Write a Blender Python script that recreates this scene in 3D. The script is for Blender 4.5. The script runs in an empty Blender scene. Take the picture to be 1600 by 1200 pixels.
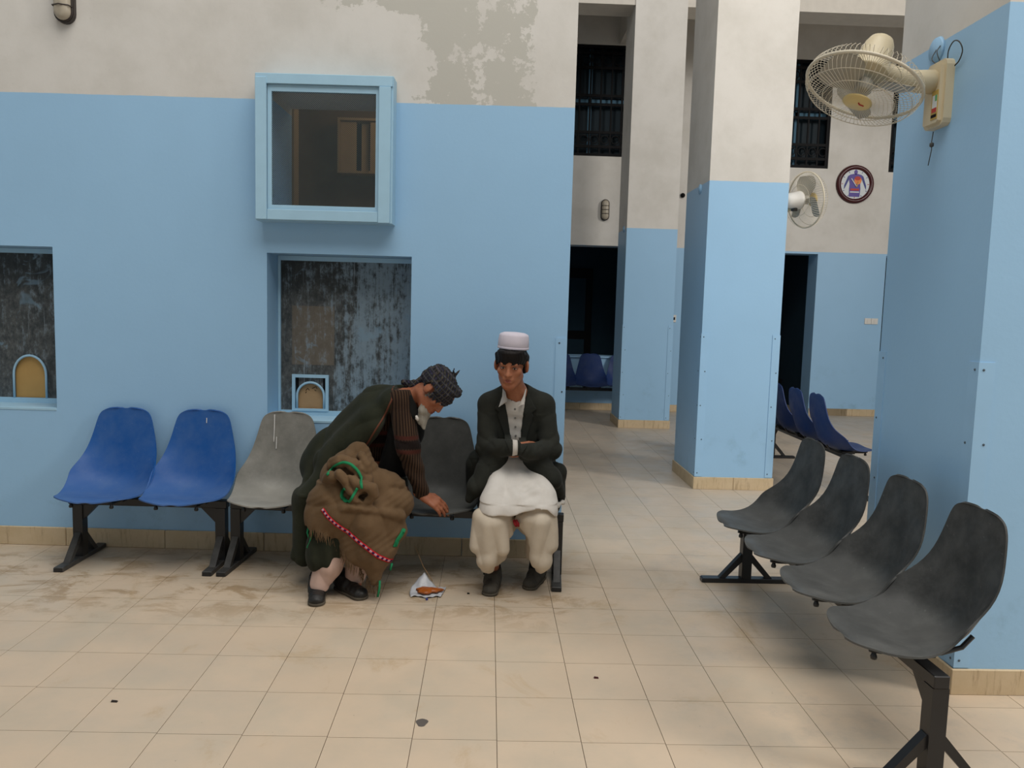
import bpy, math, random
import numpy as np
from mathutils import Matrix, Vector
from mathutils.bvhtree import BVHTree
random.seed(7); rng = np.random.default_rng(7)
PI = math.pi
S = bpy.context.scene
COL = S.collection

# ------------------------------------------------------------------ camera
def nrm(v):
    v = np.array(v, float); return v / np.linalg.norm(v)
FPX = 1220.0
Fd = nrm([-35., 119., -FPX]); Ud = np.array([math.sin(.0245), math.cos(.0245), 0.0])
Ud = nrm(Ud - Fd * Ud.dot(Fd)); Rd = np.cross(Fd, Ud)
cam = bpy.data.cameras.new('camera'); camo = bpy.data.objects.new('camera', cam); COL.objects.link(camo)
cam.sensor_fit = 'HORIZONTAL'; cam.sensor_width = 36.0; cam.lens = FPX * 36.0 / 1600.0
cam.clip_start = .05; cam.clip_end = 100
mw = Matrix([list(Rd) + [0], list(Fd) + [0], list(Ud) + [1.5], [0, 0, 0, 1]])
camo.matrix_world = mw
S.camera = camo

# ------------------------------------------------------------------ light
S.view_settings.view_transform = 'Standard'; S.view_settings.look = 'None'
S.view_settings.gamma = 1.0; S.view_settings.use_curve_mapping = False
S.view_settings.exposure = -0.20
W = bpy.data.worlds.new('sky'); S.world = W; W.use_nodes = True
W.node_tree.nodes['Background'].inputs[0].default_value = (.86, .93, 1.0, 1)
W.node_tree.nodes['Background'].inputs[1].default_value = 0.22
def area(name, loc, target, sx, sy, power, color):
    l = bpy.data.lights.new(name, 'AREA'); l.shape = 'RECTANGLE'; l.size = sx; l.size_y = sy
    l.energy = power; l.color = color
    o = bpy.data.objects.new(name, l); COL.objects.link(o)
    o.location = loc
    o.rotation_euler = (Vector(target) - Vector(loc)).to_track_quat('-Z', 'Y').to_euler()
    return o
area('atrium_daylight', (0.9, 1.2, 8.4), (0.5, 5.0, 0.5), 7, 5.5, 600, (1.0, .965, .91))
area('entrance_daylight', (10.5, 0.0, 6.6), (1.2, 6.0, 0.6), 2.6, 2.6, 820, (1.0, .95, .88))

# ------------------------------------------------------------------ helpers
def tag(o, label=None, cat=None, group=None, kind=None):
    if label: o['label'] = label
    if cat: o['category'] = cat
    if group: o['group'] = group
    if kind: o['kind'] = kind
    return o
def thing(name, label, cat, loc=(0, 0, 0), rz=0, group=None, kind=None):
    o = bpy.data.objects.new(name, None); COL.objects.link(o); o.empty_display_size = .1
    o.location = loc; o.rotation_euler = (0, 0, rz)
    return tag(o, label, cat, group, kind)
class MB:
    def __init__(s): s.v = []; s.f = []
    def add(s, vs, fs):
        n = len(s.v); s.v += [tuple(p) for p in vs]; s.f += [tuple(i + n for i in f) for f in fs]; return s
    def box(s, x0, x1, y0, y1, z0, z1, b=0):
        if b <= 0:
            vs = [(x, y, z) for x in (x0, x1) for y in (y0, y1) for z in (z0, z1)]
            return s.add(vs, [(0, 1, 3, 2), (4, 6, 7, 5), (0, 4, 5, 1), (2, 3, 7, 6), (0, 2, 6, 4), (1, 5, 7, 3)])
        # chamfered on the vertical and top edges
        def ring(i, z): return [(x0 + i, y0 + i + b, z), (x0 + i + b, y0 + i, z), (x1 - i - b, y0 + i, z), (x1 - i, y0 + i + b, z),
                                (x1 - i, y1 - i - b, z), (x1 - i - b, y1 - i, z), (x0 + i + b, y1 - i, z), (x0 + i, y1 - i - b, z)]
        rs = ring(b, z0) + ring(0, z0 + b) + ring(0, z1 - b) + ring(b, z1)
        fs = [tuple(range(7, -1, -1)), tuple(range(24, 32))]
        for k in range(3):
            for i in range(8):
                j = (i + 1) % 8; fs.append((k * 8 + i, k * 8 + j, k * 8 + 8 + j, k * 8 + 8 + i))
        return s.add(rs, fs)
    def prism(s, poly, axis, a, c):
        """poly: 2-D outline in the two other axes, extruded along axis from a to c"""
        n = len(poly)
        def P(p, t):
            return (t, p[0], p[1]) if axis == 0 else (p[0], t, p[1]) if axis == 1 else (p[0], p[1], t)
        vs = [P(p, a) for p in poly] + [P(p, c) for p in poly]
        fs = [tuple(range(n)), tuple(range(2 * n - 1, n - 1, -1))] + [(i, i + n, (i + 1) % n + n, (i + 1) % n) for i in range(n)]
        return s.add(vs, fs)
    def tube(s, pts, r, n=8, closed=False, cap=True):
        pts = [np.array(p, float) for p in pts]; m = len(pts); rs = r if hasattr(r, '__len__') else [r] * m
        ref = None; base = len(s.v); fs = []; vs = []
        for i, p in enumerate(pts):
            a = pts[(i - 1) % m] if (closed or i > 0) else p; b = pts[(i + 1) % m] if (closed or i < m - 1) else p
            t = nrm(b - a)
            if ref is None:
                ref = np.array([0, 0, 1.]) if abs(t[2]) < .9 else np.array([1., 0, 0])
            u = ref - t * ref.dot(t); u = nrm(u); ref = u; w = np.cross(t, u)
            for k in range(n):
                an = 2 * PI * k / n; vs.append(p + rs[i] * (math.cos(an) * u + math.sin(an) * w))
        for i in range(m if closed else m - 1):
            j = (i + 1) % m
            for k in range(n):
                l = (k + 1) % n; fs.append((i * n + k, i * n + l, j * n + l, j * n + k))
        if cap and not closed:
            fs.append(tuple(range(n - 1, -1, -1))); fs.append(tuple((m - 1) * n + k for k in range(n)))
        return s.add(vs, fs)
    def lathe(s, prof, n=24, o=(0, 0, 0), ax=(0, 0, 1), sy=1.0, cap=True):
        ax = nrm(ax); u = np.array([1., 0, 0]) if abs(ax[0]) < .9 else np.array([0, 0, 1.]); u = nrm(u - ax * u.dot(ax)); w = np.cross(ax, u)
        vs = []; fs = []; o = np.array(o, float)
        for r, h in prof:
            for k in range(n):
                a = 2 * PI * k / n; vs.append(o + ax * h + r * (math.cos(a) * u + sy * math.sin(a) * w))
        for i in range(len(prof) - 1):
            for k in range(n):
                l = (k + 1) % n; fs.append((i * n + k, i * n + l, (i + 1) * n + l, (i + 1) * n + k))
        if cap and prof[0][0] > 1e-6: fs.append(tuple(range(n - 1, -1, -1)))
        if cap and prof[-1][0] > 1e-6: fs.append(tuple((len(prof) - 1) * n + k for k in range(n)))
        return s.add(vs, fs)
    def mesh(s, name, mat=None, smooth=False, angle=None):
        me = bpy.data.meshes.new(name); me.from_pydata([tuple(map(float, p)) for p in s.v], [], s.f); me.validate(); me.update()
        import bmesh
        bm = bmesh.new(); bm.from_mesh(me); bmesh.ops.recalc_face_normals(bm, faces=bm.faces); bm.to_mesh(me); bm.free()
        if smooth: me.polygons.foreach_set('use_smooth', [True] * len(me.polygons))
        if angle: me.set_sharp_from_angle(angle=angle)
        if mat: me.materials.append(mat)
        return me
    def obj(s, name, mat=None, parent=None, smooth=False, angle=None, loc=(0, 0, 0)):
        return link(name, s.mesh(name, mat, smooth or bool(angle), angle), parent, loc)
def link(name, me, parent=None, loc=(0, 0, 0), rz=0):
    o = bpy.data.objects.new(name, me); COL.objects.link(o); o.location = loc; o.rotation_euler = (0, 0, rz)
    if parent: o.parent = parent
    return o
def spl(pts, m=6):
    P = [np.array(p, float) for p in pts]; P = [2 * P[0] - P[1]] + P + [2 * P[-1] - P[-2]]; o = []
    for i in range(1, len(P) - 2):
        for k in range(m):
            t = k / m; a, b, c, d = P[i - 1:i + 3]
            o.append(.5 * (2 * b + (c - a) * t + (2 * a - 5 * b + 4 * c - d) * t * t + (3 * b - a - 3 * c + d) * t ** 3))
    return o + [P[-2]]
def copy_tree(o, parent=None):
    c = o.copy(); COL.objects.link(c)
    if parent: c.parent = parent
    for ch in list(o.children): copy_tree(ch, c)
    return c

# ------------------------------------------------------------------ materials
class NT:
    def __init__(s, name):
        s.m = bpy.data.materials.new(name); s.m.use_nodes = True; s.t = s.m.node_tree; s.n = s.t.nodes
        s.b = s.n['Principled BSDF']; s.pos = None
    def new(s, t, **k):
        n = s.n.new(t)
        for a, v in k.items(): setattr(n, a, v)
        return n
    def put(s, sock, v):
        if isinstance(v, bpy.types.NodeSocket): s.t.links.new(v, sock)
        elif isinstance(v, (tuple, list)) and sock.type == 'RGBA' and len(v) == 3: sock.default_value = (*v, 1)
        else: sock.default_value = v
    def P(s, scale=(1, 1, 1), kind='Object', off=(0, 0, 0)):
        if kind == 'World': src = s.new('ShaderNodeNewGeometry').outputs['Position']
        else: src = s.new('ShaderNodeTexCoord').outputs[kind]
        mp = s.new('ShaderNodeMapping'); s.put(mp.inputs[0], src); mp.inputs['Scale'].default_value = scale; mp.inputs['Location'].default_value = off
        return mp.outputs[0]
    def noise(s, vec, scale=5, detail=4, rough=.6, dist=0):
        n = s.new('ShaderNodeTexNoise'); s.put(n.inputs['Vector'], vec)
        n.inputs['Scale'].default_value = scale; n.inputs['Detail'].default_value = detail
        n.inputs['Roughness'].default_value = rough; n.inputs['Distortion'].default_value = dist
        return n.outputs[0]
    def math(s, op, a, b=0.0, c=None):
        n = s.new('ShaderNodeMath', operation=op); s.put(n.inputs[0], a); s.put(n.inputs[1], b)
        if c is not None: s.put(n.inputs[2], c)
        return n.outputs[0]
    def ramp(s, v, lo, hi, a=0.0, b=1.0):
        n = s.new('ShaderNodeMapRange'); n.interpolation_type = 'SMOOTHSTEP'
        s.put(n.inputs[0], v); n.inputs[1].default_value = lo; n.inputs[2].default_value = hi; n.inputs[3].default_value = a; n.inputs[4].default_value = b
        return n.outputs[0]
    def mix(s, f, a, b, mode='MIX'):
        n = s.new('ShaderNodeMix', data_type='RGBA', blend_type=mode); s.put(n.inputs[0], f); s.put(n.inputs[6], a); s.put(n.inputs[7], b)
        return n.outputs[2]
    def sep(s, v):
        n = s.new('ShaderNodeSeparateXYZ'); s.put(n.inputs[0], v); return n.outputs
    def bump(s, h, strength=.3, dist=.01):
        n = s.new('ShaderNodeBump'); s.put(n.inputs['Height'], h); n.inputs['Strength'].default_value = strength; n.inputs['Distance'].default_value = dist
        s.put(s.b.inputs['Normal'], n.outputs[0])
    def out(s, col=None, rough=None, metal=None, spec=None):
        if col is not None: s.put(s.b.inputs['Base Color'], col)
        if rough is not None: s.put(s.b.inputs['Roughness'], rough)
        if metal is not None: s.put(s.b.inputs['Metallic'], metal)
        if spec is not None: s.put(s.b.inputs['Specular IOR Level'], spec)
        return s.m
def plain(name, col, rough=.6, metal=0, spec=.4, vary=.12, scale=9, bump=0, bscale=60):
    t = NT(name); p = t.P()
    c = t.mix(t.noise(p, scale, 3), tuple(x * (1 - vary) for x in col), tuple(min(1, x * (1 + vary)) for x in col))
    if bump: t.bump(t.noise(p, bscale, 2), bump, .004)
    return t.out(c, rough, metal, spec)
BLUE = (.325, .545, .77); WHITE = (.665, .64, .60)
def wall_paint(name, border, patch=False):
    t = NT(name); p = t.P(kind='World'); s = t.sep(p)
    big = t.noise(p, 1.3, 3); fine = t.noise(p, 14, 4)
    blue = t.mix(big, tuple(x * .93 for x in BLUE), tuple(x * 1.06 for x in BLUE))
    # scuffs and wear low on the wall
    low = t.math('MULTIPLY', t.ramp(s[2], 1.0, .15), t.ramp(t.noise(p, 3.5, 6, .7), .52, .72))
    blue = t.mix(t.math('MULTIPLY', low, .35), blue, (.17, .30, .40))
    white = t.mix(t.ramp(t.noise(p, 2.2, 5, .65), .35, .75), WHITE, (.58, .555, .51))
    if patch:   # grey plaster where the top coat has flaked off
        q = t.P(kind='World', off=(0, 0, 0)); n = t.noise(q, 4.6, 9, .72)
        dx = t.math('ABSOLUTE', t.math('SUBTRACT', s[0], -.02)); zone = t.ramp(dx, .60, .16)
        dx2 = t.ramp(t.math('ABSOLUTE', t.math('SUBTRACT', s[0], -.55)), .55, .35); top = t.math('MULTIPLY', dx2, t.ramp(s[2], 3.10, 3.2))
        rim = t.math('MULTIPLY', t.ramp(s[0], .32, .2), 1.0)
        z = t.math('MULTIPLY', t.math('MAXIMUM', zone, top), rim)
        v = t.math('ADD', n, t.math('MULTIPLY', z, .205))
        white = t.mix(t.ramp(v, .655, .675), white, (.50, .485, .435))
    edge = t.math('ADD', s[2], t.math('MULTIPLY', t.math('SUBTRACT', fine, .5), .006))
    f = t.ramp(edge, border - .0015, border + .0015)
    t.bump(t.noise(p, 45, 3), .12, .004)
    rough = t.math('SUBTRACT', .62, t.math('MULTIPLY', t.math('SUBTRACT', 1.0, f), .20))
    return t.out(t.mix(f, blue, white), rough, 0, .35)
M = {}
M['wall'] = wall_paint('paint_main_wall', 2.655, True)
M['pier'] = wall_paint('paint_pier', 2.685)
M['colb'] = wall_paint('paint_column_near', 2.60)
M['cola'] = wall_paint('paint_column_far', 2.555)
M['back'] = wall_paint('paint_back_wall', 2.47)
M['ceil'] = plain('ceiling_paint', (.60, .56, .50), .9)
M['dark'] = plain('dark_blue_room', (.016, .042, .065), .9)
M['dim'] = plain('dim_blue_paint', (.07, .16, .24), .8)
M['brownroom'] = plain('brown_room_paint', (.20, .145, .09), .9, vary=.3, scale=4)
def tile_mat():
    t = NT('floor_tile_stone'); p = t.P(kind='World'); s = t.sep(p)
    r = t.new('ShaderNodeObjectInfo').outputs['Random']
    ri = t.new('ShaderNodeNewGeometry').outputs['Random Per Island']
    rr = t.math('FRACT', t.math('ADD', r, ri))
    c = t.mix(rr, (.565, .445, .325), (.595, .47, .345))
    c = t.mix(t.ramp(t.noise(p, 2.4, 6, .65), .35, .75), c, (.50, .42, .32))
    # brown mud near the wall bench and around the feet
    zy = t.ramp(t.math('ABSOLUTE', t.math('SUBTRACT', s[1], 4.15)), .80, .15); zx = t.ramp(s[0], .85, .3)
    q = t.P(kind='World', scale=(1, 1.6, 1))
    mud = t.math('MULTIPLY', t.math('MULTIPLY', zy, zx), t.ramp(t.noise(q, 3.8, 8, .72, .6), .475, .61))
    c = t.mix(t.math('MULTIPLY', mud, .68), c, (.30, .195, .095))
    sm = t.math('MULTIPLY', t.ramp(t.noise(t.P(kind='World', scale=(1.2, .8, 1), off=(4, 2, 0)), 2.1, 7, .7, .8), .56, .70), .5)
    c = t.mix(sm, c, (.44, .305, .165))
    gy = t.math('MULTIPLY', t.ramp(s[0], .5, 1.3), t.ramp(t.noise(p, 2.8, 8, .72), .48, .72))
    c = t.mix(t.math('MULTIPLY', gy, .48), c, (.30, .28, .25))
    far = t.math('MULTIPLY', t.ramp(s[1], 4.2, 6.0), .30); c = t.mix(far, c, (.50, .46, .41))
    sp = t.ramp(t.noise(p, 34, 3, .6), .73, .76)
    c = t.mix(t.math('MULTIPLY', sp, .45), c, (.16, .11, .07))
    t.bump(t.noise(p, 30, 4), .08, .003)
    ro = t.ramp(t.noise(p, 5, 4), .3, .8, .34, .62)
    return t.out(c, ro, 0, .4)
M['tile'] = tile_mat()
M['grout'] = plain('dark_grout', (.12, .09, .06), .95, vary=.3)
def base_mat():
    t = NT('baseboard_travertine'); p = t.P(kind='World')
    c = t.mix(t.noise(p, 9, 5, .7), (.50, .37, .20), (.68, .54, .37))
    st = t.ramp(t.noise(t.P(kind='World', scale=(6, 6, .8)), 7, 5, .7), .5, .75)
    c = t.mix(t.math('MULTIPLY', st, .6), c, (.22, .13, .06)); return t.out(c, .6)
M['base'] = base_mat()
M['black'] = plain('black_enamel_steel', (.012, .012, .013), .38, 0, .5, vary=.3)
M['blackworn'] = plain('worn_black_steel', (.05, .048, .045), .5, vary=.7, scale=30)
def shell_mat(name, col, dust, amt=.55):
    t = NT(name); p = t.P(kind='Object'); s = t.sep(p)
    seat = t.ramp(s[2], .50, .40)
    n = t.ramp(t.noise(p, 6, 6, .7), .35, .75)
    f = t.math('MULTIPLY', t.math('ADD', t.math('MULTIPLY', seat, .55), t.math('MULTIPLY', n, .45)), amt)
    sp = t.ramp(t.noise(p, 45, 2), .70, .74)
    c = t.mix(f, col, dust); c = t.mix(t.math('MULTIPLY', sp, .35), c, dust)
    t.bump(t.noise(p, 120, 2), .06, .002)
    return t.out(c, t.ramp(t.noise(p, 8, 3), .3, .7, .42, .6), 0, .35)
M['blue'] = shell_mat('blue_plastic', (.005, .082, .31), (.13, .20, .35))
M['bluedark'] = shell_mat('dark_blue_plastic', (.006, .03, .14), (.07, .09, .14))
M['grey'] = shell_mat('dusty_grey_plastic', (.17, .165, .145), (.40, .38, .34), .8)
M['char'] = shell_mat('charcoal_plastic', (.028, .029, .028), (.16, .16, .152), .7)
M['char2'] = shell_mat('charcoal_grey_plastic', (.045, .046, .043), (.14, .14, .13), .6)
M['frameblue'] = plain('light_blue_wood_paint', (.37, .585, .74), .5, vary=.08)
M['rim'] = plain('guard_blue_paint', BLUE, .45, vary=.05)
M['screw'] = plain('screw_metal', (.10, .13, .16), .4, .6)
M['dirtyglass'] = None
def dirty():
    t = NT('paint_streaked_glass'); p = t.P(kind='World'); s = t.sep(p)
    big = t.noise(p, 3.2, 5, .6); mott = t.noise(t.P(kind='World', scale=(1, 1, .6)), 26, 6, .75)
    base = t.mix(t.ramp(mott, .3, .7), (.036, .042, .045), (.125, .13, .125))
    top = t.ramp(t.math('ADD', s[2], t.math('MULTIPLY', big, .25)), 1.62, 1.80)
    base = t.mix(t.math('MULTIPLY', top, .75), base, (.020, .024, .026))
    # brown sheet showing faintly from behind the pane
    bx = t.ramp(t.math('ABSOLUTE', t.math('SUBTRACT', s[0], -1.085)), .135, .125); bz = t.ramp(t.math('ABSOLUTE', t.math('SUBTRACT', s[2], 1.30)), .185, .178)
    base = t.mix(t.math('MULTIPLY', t.math('MULTIPLY', bx, bz), .6), base, (.19, .155, .115))
    dr = t.noise(t.P(kind='World', scale=(30, 30, 1.5)), 1.0, 7, .75); fine = t.noise(t.P(kind='World', scale=(95, 95, 1.8)), 1, 4, .6)
    right = t.ramp(s[0], -1.05, -.75, -.05, .06)
    f = t.ramp(t.math('ADD', t.math('ADD', t.math('MULTIPLY', dr, .5), t.math('MULTIPLY', mott, .5)), right), .455, .60)
    c = t.mix(t.math('MULTIPLY', f, .68), base, (.26, .36, .44))
    drip = t.math('MULTIPLY', t.ramp(fine, .62, .70), t.ramp(t.noise(t.P(kind='World', scale=(9, 9, 3)), 1, 4), .45, .6))
    c = t.mix(t.math('MULTIPLY', drip, .75), c, (.33, .40, .45))
    sweep = t.ramp(t.noise(t.P(kind='World', scale=(1, 1, .7), off=(3, 1, 2)), 5.5, 4, .6, 1.2), .60, .66)
    c = t.mix(t.math('MULTIPLY', sweep, .55), c, (.20, .31, .40))
    t.bump(mott, .15, .003)
    return t.out(c, .45, 0, .3)
M['dirtyglass'] = dirty()
M['card'] = plain('brown_cardboard', (.42, .26, .13), .85, vary=.15, scale=14)
M['cardblue'] = plain('ochre_board', (.50, .30, .10), .8, vary=.12)
M['tan'] = plain('tan_board', (.46, .34, .19), .8)
M['paper'] = plain('old_poster', (.125, .105, .08), .8)
M['beige'] = plain('cream_plastic', (.62, .53, .36), .4, vary=.06)
M['white'] = plain('white_plastic', (.72, .70, .66), .4, vary=.04)
M['wire'] = plain('cream_wire', (.62, .56, .44), .45)
M['meshwire'] = plain('grey_mesh_wire', (.10, .125, .13), .5)
M['blade'] = plain('translucent_grey_blade', (.36, .34, .29), .35)
M['yellow'] = plain('yellowed_hub_cap', (.68, .52, .22), .4)
M['red'] = plain('red_print', (.45, .03, .02), .5)
M['orange'] = plain('orange_print', (.75, .22, .05), .5)
M['green'] = plain('green_print', (.10, .35, .12), .5)
M['goldp'] = plain('gold_print', (.50, .34, .08), .5)
M['maroon'] = plain('maroon_clock_rim', (.055, .006, .008), .3)
M['face'] = plain('clock_face_white', (.62, .66, .68), .5, vary=.03)
M['purple'] = plain('purple_print', (.09, .06, .30), .5)
M['indigo'] = plain('indigo_print', (.04, .05, .22), .5)
M['iron'] = plain('black_iron', (.004, .004, .005), .6, 0, .15)
M['lens'] = plain('ribbed_lamp_lens', (.42, .37, .29), .35)
M['lampbody'] = plain('lamp_dark_body', (.03, .022, .02), .4)
def glass(name, col):
    t = NT(name); t.out(col, .5, 0, .12); return t.m
M['winglass'] = glass('dark_window_glass', (.012, .022, .030))
M['curtain'] = plain('dark_curtain', (.06, .05, .04), .9)

# ------------------------------------------------------------------ room shell
def slab_holes(mb, x0, x1, z0, z1, y0, y1, holes):
    """wall between y0 (front) and y1 with rectangular holes (hx0,hx1,hz0,hz1,depth or None)"""
    xs = sorted({x0, x1, *[h[0] for h in holes], *[h[1] for h in holes]}); zs = sorted({z0, z1, *[h[2] for h in holes], *[h[3] for h in holes]})
    xs = [x for x in xs if x0 <= x <= x1]; zs = [z for z in zs if z0 <= z <= z1]
    def hole(cx, cz):
        for h in holes:
            if h[0] < cx < h[1] and h[2] < cz < h[3]: return h
    for i in range(len(xs) - 1):
        for j in range(len(zs) - 1):
            a, b, c, d = xs[i], xs[i + 1], zs[j], zs[j + 1]; h = hole((a + b) / 2, (c + d) / 2)
            if h is None or h[4]:
                y = y0 if h is None else y0 + h[4]
                mb.add([(a, y, c), (b, y, c), (b, y, d), (a, y, d)], [(0, 1, 2, 3)])
            if h is None or h[4]:
                mb.add([(a, y1, c), (b, y1, c), (b, y1, d), (a, y1, d)], [(3, 2, 1, 0)])
    for h in holes:
        a, b, c, d = h[:4]; y = y0 + h[4] if h[4] else y1
        mb.add([(a, y0, c), (b, y0, c), (b, y0, d), (a, y0, d), (a, y, c), (b, y, c), (b, y, d), (a, y, d)],
               [(0, 1, 5, 4), (1, 2, 6, 5), (2, 3, 7, 6), (3, 0, 4, 7)])
    mb.add([(x0, y0, z0), (x1, y0, z0), (x1, y0, z1), (x0, y0, z1), (x0, y1, z0), (x1, y1, z0), (x1, y1, z1), (x0, y1, z1)],
           [(0, 1, 5, 4), (1, 2, 6, 5), (2, 3, 7, 6), (3, 0, 4, 7)])
    return mb
RW = -.030                                     # the long wall stands slightly askew to the tiles
WO = (0, 4.612, 0)
def wl(x, z, out=0.0):                          # point on the long wall's front face -> world
    c, s = math.cos(RW), math.sin(RW); return (WO[0] + x * c + out * s, WO[1] + x * s - out * c, z)
HB = (-1.275, -.60, 2.02, 2.70, None)           # square opening behind the screened box
H1 = (-1.308, -.462, .800, 1.785, .25)          # ticket window recess
H2 = (-3.42, -2.56, .832, 1.785, .25)
mb = MB(); slab_holes(mb, -7.0, .462, 0, 6.0, 0, .40, [HB, H1, H2])
wall = link('wall_left', mb.mesh('wall_left', M['wall']), None, WO, RW); tag(wall, kind='structure')
# corner guard with screws on the free end of the wall
def guard(parent, x0, x1, y, z0, z1, sgn=-1, xface=None):
    """thin sheet-metal strip on a face y=const (or x=const when xface given)"""
    m = MB()
    if xface is None: m.box(x0, x1, min(y, y + sgn * .004), max(y, y + sgn * .004), z0, z1)
    else: m.box(min(xface, xface + sgn * .004), max(xface, xface + sgn * .004), x0, x1, z0, z1)
    g = m.obj('corner_guard', M['rim'], parent)
    for k in range(5):
        z = z1 - .03 - k * (z1 - z0 - .06) / 4; xc = (x0 + x1) / 2 + (.012 if k % 2 else -.012)
        s = MB()
        if xface is None: s.lathe([(0, .0075), (.004, .0065), (.0055, .004)], 8, (xc, y, z), (0, sgn, 0))
        else: s.lathe([(0, .0075), (.004, .0065), (.0055, .004)], 8, (xface, xc, z), (sgn, 0, 0))
        s.obj('screw', M['screw'], g)
guard(wall, .395, .462, 0, .12, 1.335)
bb = thing('baseboard_left', 'travertine baseboard tiles along the foot of the long blue wall', 'baseboard', WO, RW, kind='structure')
m = MB().box(0, .594, -.014, 0, 0, .112, .003); me = m.mesh('baseboard_tile', M['base'])
x = .462 - .594
while x > -7: link('baseboard_tile', me, bb, (x, -.0, 0)); x -= .597
# ---- floor: one slab of grout with every near tile a piece of its own
floor = MB().box(-7, 9.5, -5, 15, -.2, -.004).obj('floor', M['grout']); tag(floor, kind='structure')
TX, TY = .295, .306
tm = MB().box(.0012, TX - .0012, .0012, TY - .0012, -.004, 0).mesh('floor_tile', M['tile'])
rest = MB(); near = []
for j in range(-24, 42):
    for i in range(-24, 32):
        x = .062 + i * TX; y = 2.59 + j * TY - .02 * (x + TX / 2)
        if x < -6.9 or x > 9.2 or y > 14.5: continue
        d = math.hypot(x, y)
        vis = y > 2.05 and (x + TX > -.68 * y - .15) and x < .66 * y + .1 and not (y > 4.65 + .0 and x < .35) and y < 7.75 and x < 4.3
        if vis: near.append((x, y))
        else: rest.box(x + .0012, x + TX - .0012, y + .0012, y + TY - .0012, -.004, 0)
near.sort(key=lambda p: p[1])
for k, (x, y) in enumerate(near):
    if k < 300: link('floor_tile', tm, floor, (x, y, 0))
    else: rest.box(x + .0012, x + TX - .0012, y + .0012, y + TY - .0012, -.004, 0)
tag(rest.obj('distant_floor_tiles', M['tile'], floor), kind='stuff')
print('near tiles', len(near))

# ---- columns
def column(x0, x1, y0, y1, h, mat, gz, label, guards=('FL', 'FR')):
    c = MB().box(x0, x1, y0, y1, 0, h).obj('column', mat); tag(c, label, 'column', kind='structure')
    t = .014; mh = .105
    n = 2
    for k in range(n):
        w = (x1 - x0 + 2 * t) / n
        MB().box(x0 - t + k * w + .001, x0 - t + (k + 1) * w - .001, y0 - t, y0, 0, mh, .002).obj('baseboard_tile', M['base'], c)
        MB().box(x0 - t + k * w + .001, x0 - t + (k + 1) * w - .001, y1, y1 + t, 0, mh, .002).obj('baseboard_tile', M['base'], c)
        w = (y1 - y0) / n
        for s in (0, 1):
            xa = x0 - t if s == 0 else x1
            MB().box(xa, xa + t, y0 + k * w + .001, y0 + (k + 1) * w - .001, 0, mh, .002).obj('baseboard_tile', M['base'], c)
    g = .062
    if 'FL' in guards: guard(c, x0 - .004, x0 + g, y0, .11, gz); guard(c, y0, y0 + g, 0, .11, gz, -1, x0)
    if 'FR' in guards: guard(c, x1 - g, x1 + .004, y0, .11, gz)
    if 'BL' in guards: guard(c, y1 - g, y1 + .004, 0, .11, gz, -1, x0)
    return c
pier = column(1.905, 2.575, 2.97, 3.745, 6.0, M['pier'], 1.342, 'blue and cream square column at the right carrying the large fan', ('FL', 'BL'))
colb = column(1.795, 2.462, 6.55, 7.30, 6.0, M['colb'], 1.335, 'blue and cream square column in the middle, nearer the long wall opening', ('FR', 'FL'))
cola = column(1.712, 2.36, 9.985, 10.63, 6.0, M['cola'], 1.33, 'blue and cream square column farthest back')
def roundel(c, x, y, z):
    m = MB().lathe([(0, .014), (.022, .013), (.026, .009), (.04, .008), (.044, 0)], 20, (x, y, z), (-1, 0, 0)); return m.obj('junction_cap', M['rim'], c, True)
roundel(colb, 1.795, 6.83, 2.57); roundel(cola, 1.712, 10.2, 2.56)
# ---- beams and ceiling over the rear aisle
b = MB().box(.1, 9.2, 10.0, 10.4, 5.27, 6.0).obj('trim_1', M['ceil']); tag(b, kind='structure')
b2 = MB().box(1.80, 2.28, 10.4, 11.75, 5.37, 6.0).obj('trim_2', M['ceil']); tag(b2, kind='structure')
ce = MB().box(-7, 9.2, 10.0, 15, 6.0, 6.2).obj('ceiling', M['ceil']); tag(ce, kind='structure')
# ---- back wall
YB = 11.75
WA = (.15, 2.03, 3.77, 5.36, None); WB = (3.55, 4.985, 3.70, 5.26, None); WC = (5.90, 7.3, 3.68, 5.26, None)
OA = (-1.2, 2.05, .815, 2.47, None); OB = (3.5, 4.92, 0, 2.44, None); OC = (5.965, 7.4, .93, 2.44, None)
mb = MB(); slab_holes(mb, -7, 9.2, 0, 6.0, YB, YB + .34, [WA, WB, WC, OA, OB, OC])
bw = mb.obj('wall_back', M['back']); tag(bw, kind='structure')
# rooms behind the openings
r = MB()
r.box(-2.0, 3.2, YB + .34, YB + .36, 0, .0)
def room(x0, x1, y0, y1, z0, z1, mat, name):
    m = MB()
    m.box(x0 - .05, x0, y0, y1, z0, z1).box(x1, x1 + .05, y0, y1, z0, z1).box(x0, x1, y1, y1 + .05, z0, z1).box(x0, x1, y0, y1, z1, z1 + .05)
    o = m.obj(name, mat); tag(o, kind='structure'); return o
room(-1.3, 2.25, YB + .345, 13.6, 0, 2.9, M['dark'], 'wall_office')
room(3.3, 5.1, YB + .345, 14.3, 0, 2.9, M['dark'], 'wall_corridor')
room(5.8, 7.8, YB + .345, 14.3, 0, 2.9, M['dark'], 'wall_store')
d = thing('door_1', 'closed dark door at the back of the unlit office opening', 'door', (1.05, 13.58, 0), kind='structure')
MB().box(-.55, .72, -.05, 0, 0, 2.22).obj('frame', M['iron'], d)
for zz in ((.2, 1.0), (1.15, 2.05)):
    MB().box(-.42, .05, -.062, -.05, *zz).obj('panel', M['dark'], d); MB().box(.12, .6, -.062, -.05, *zz).obj('panel', M['dark'], d)
s = MB().box(-1.2, 2.05, YB - .03, YB + .36, .795, .818).obj('trim_3', M['rim']); tag(s, kind='structure')
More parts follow.
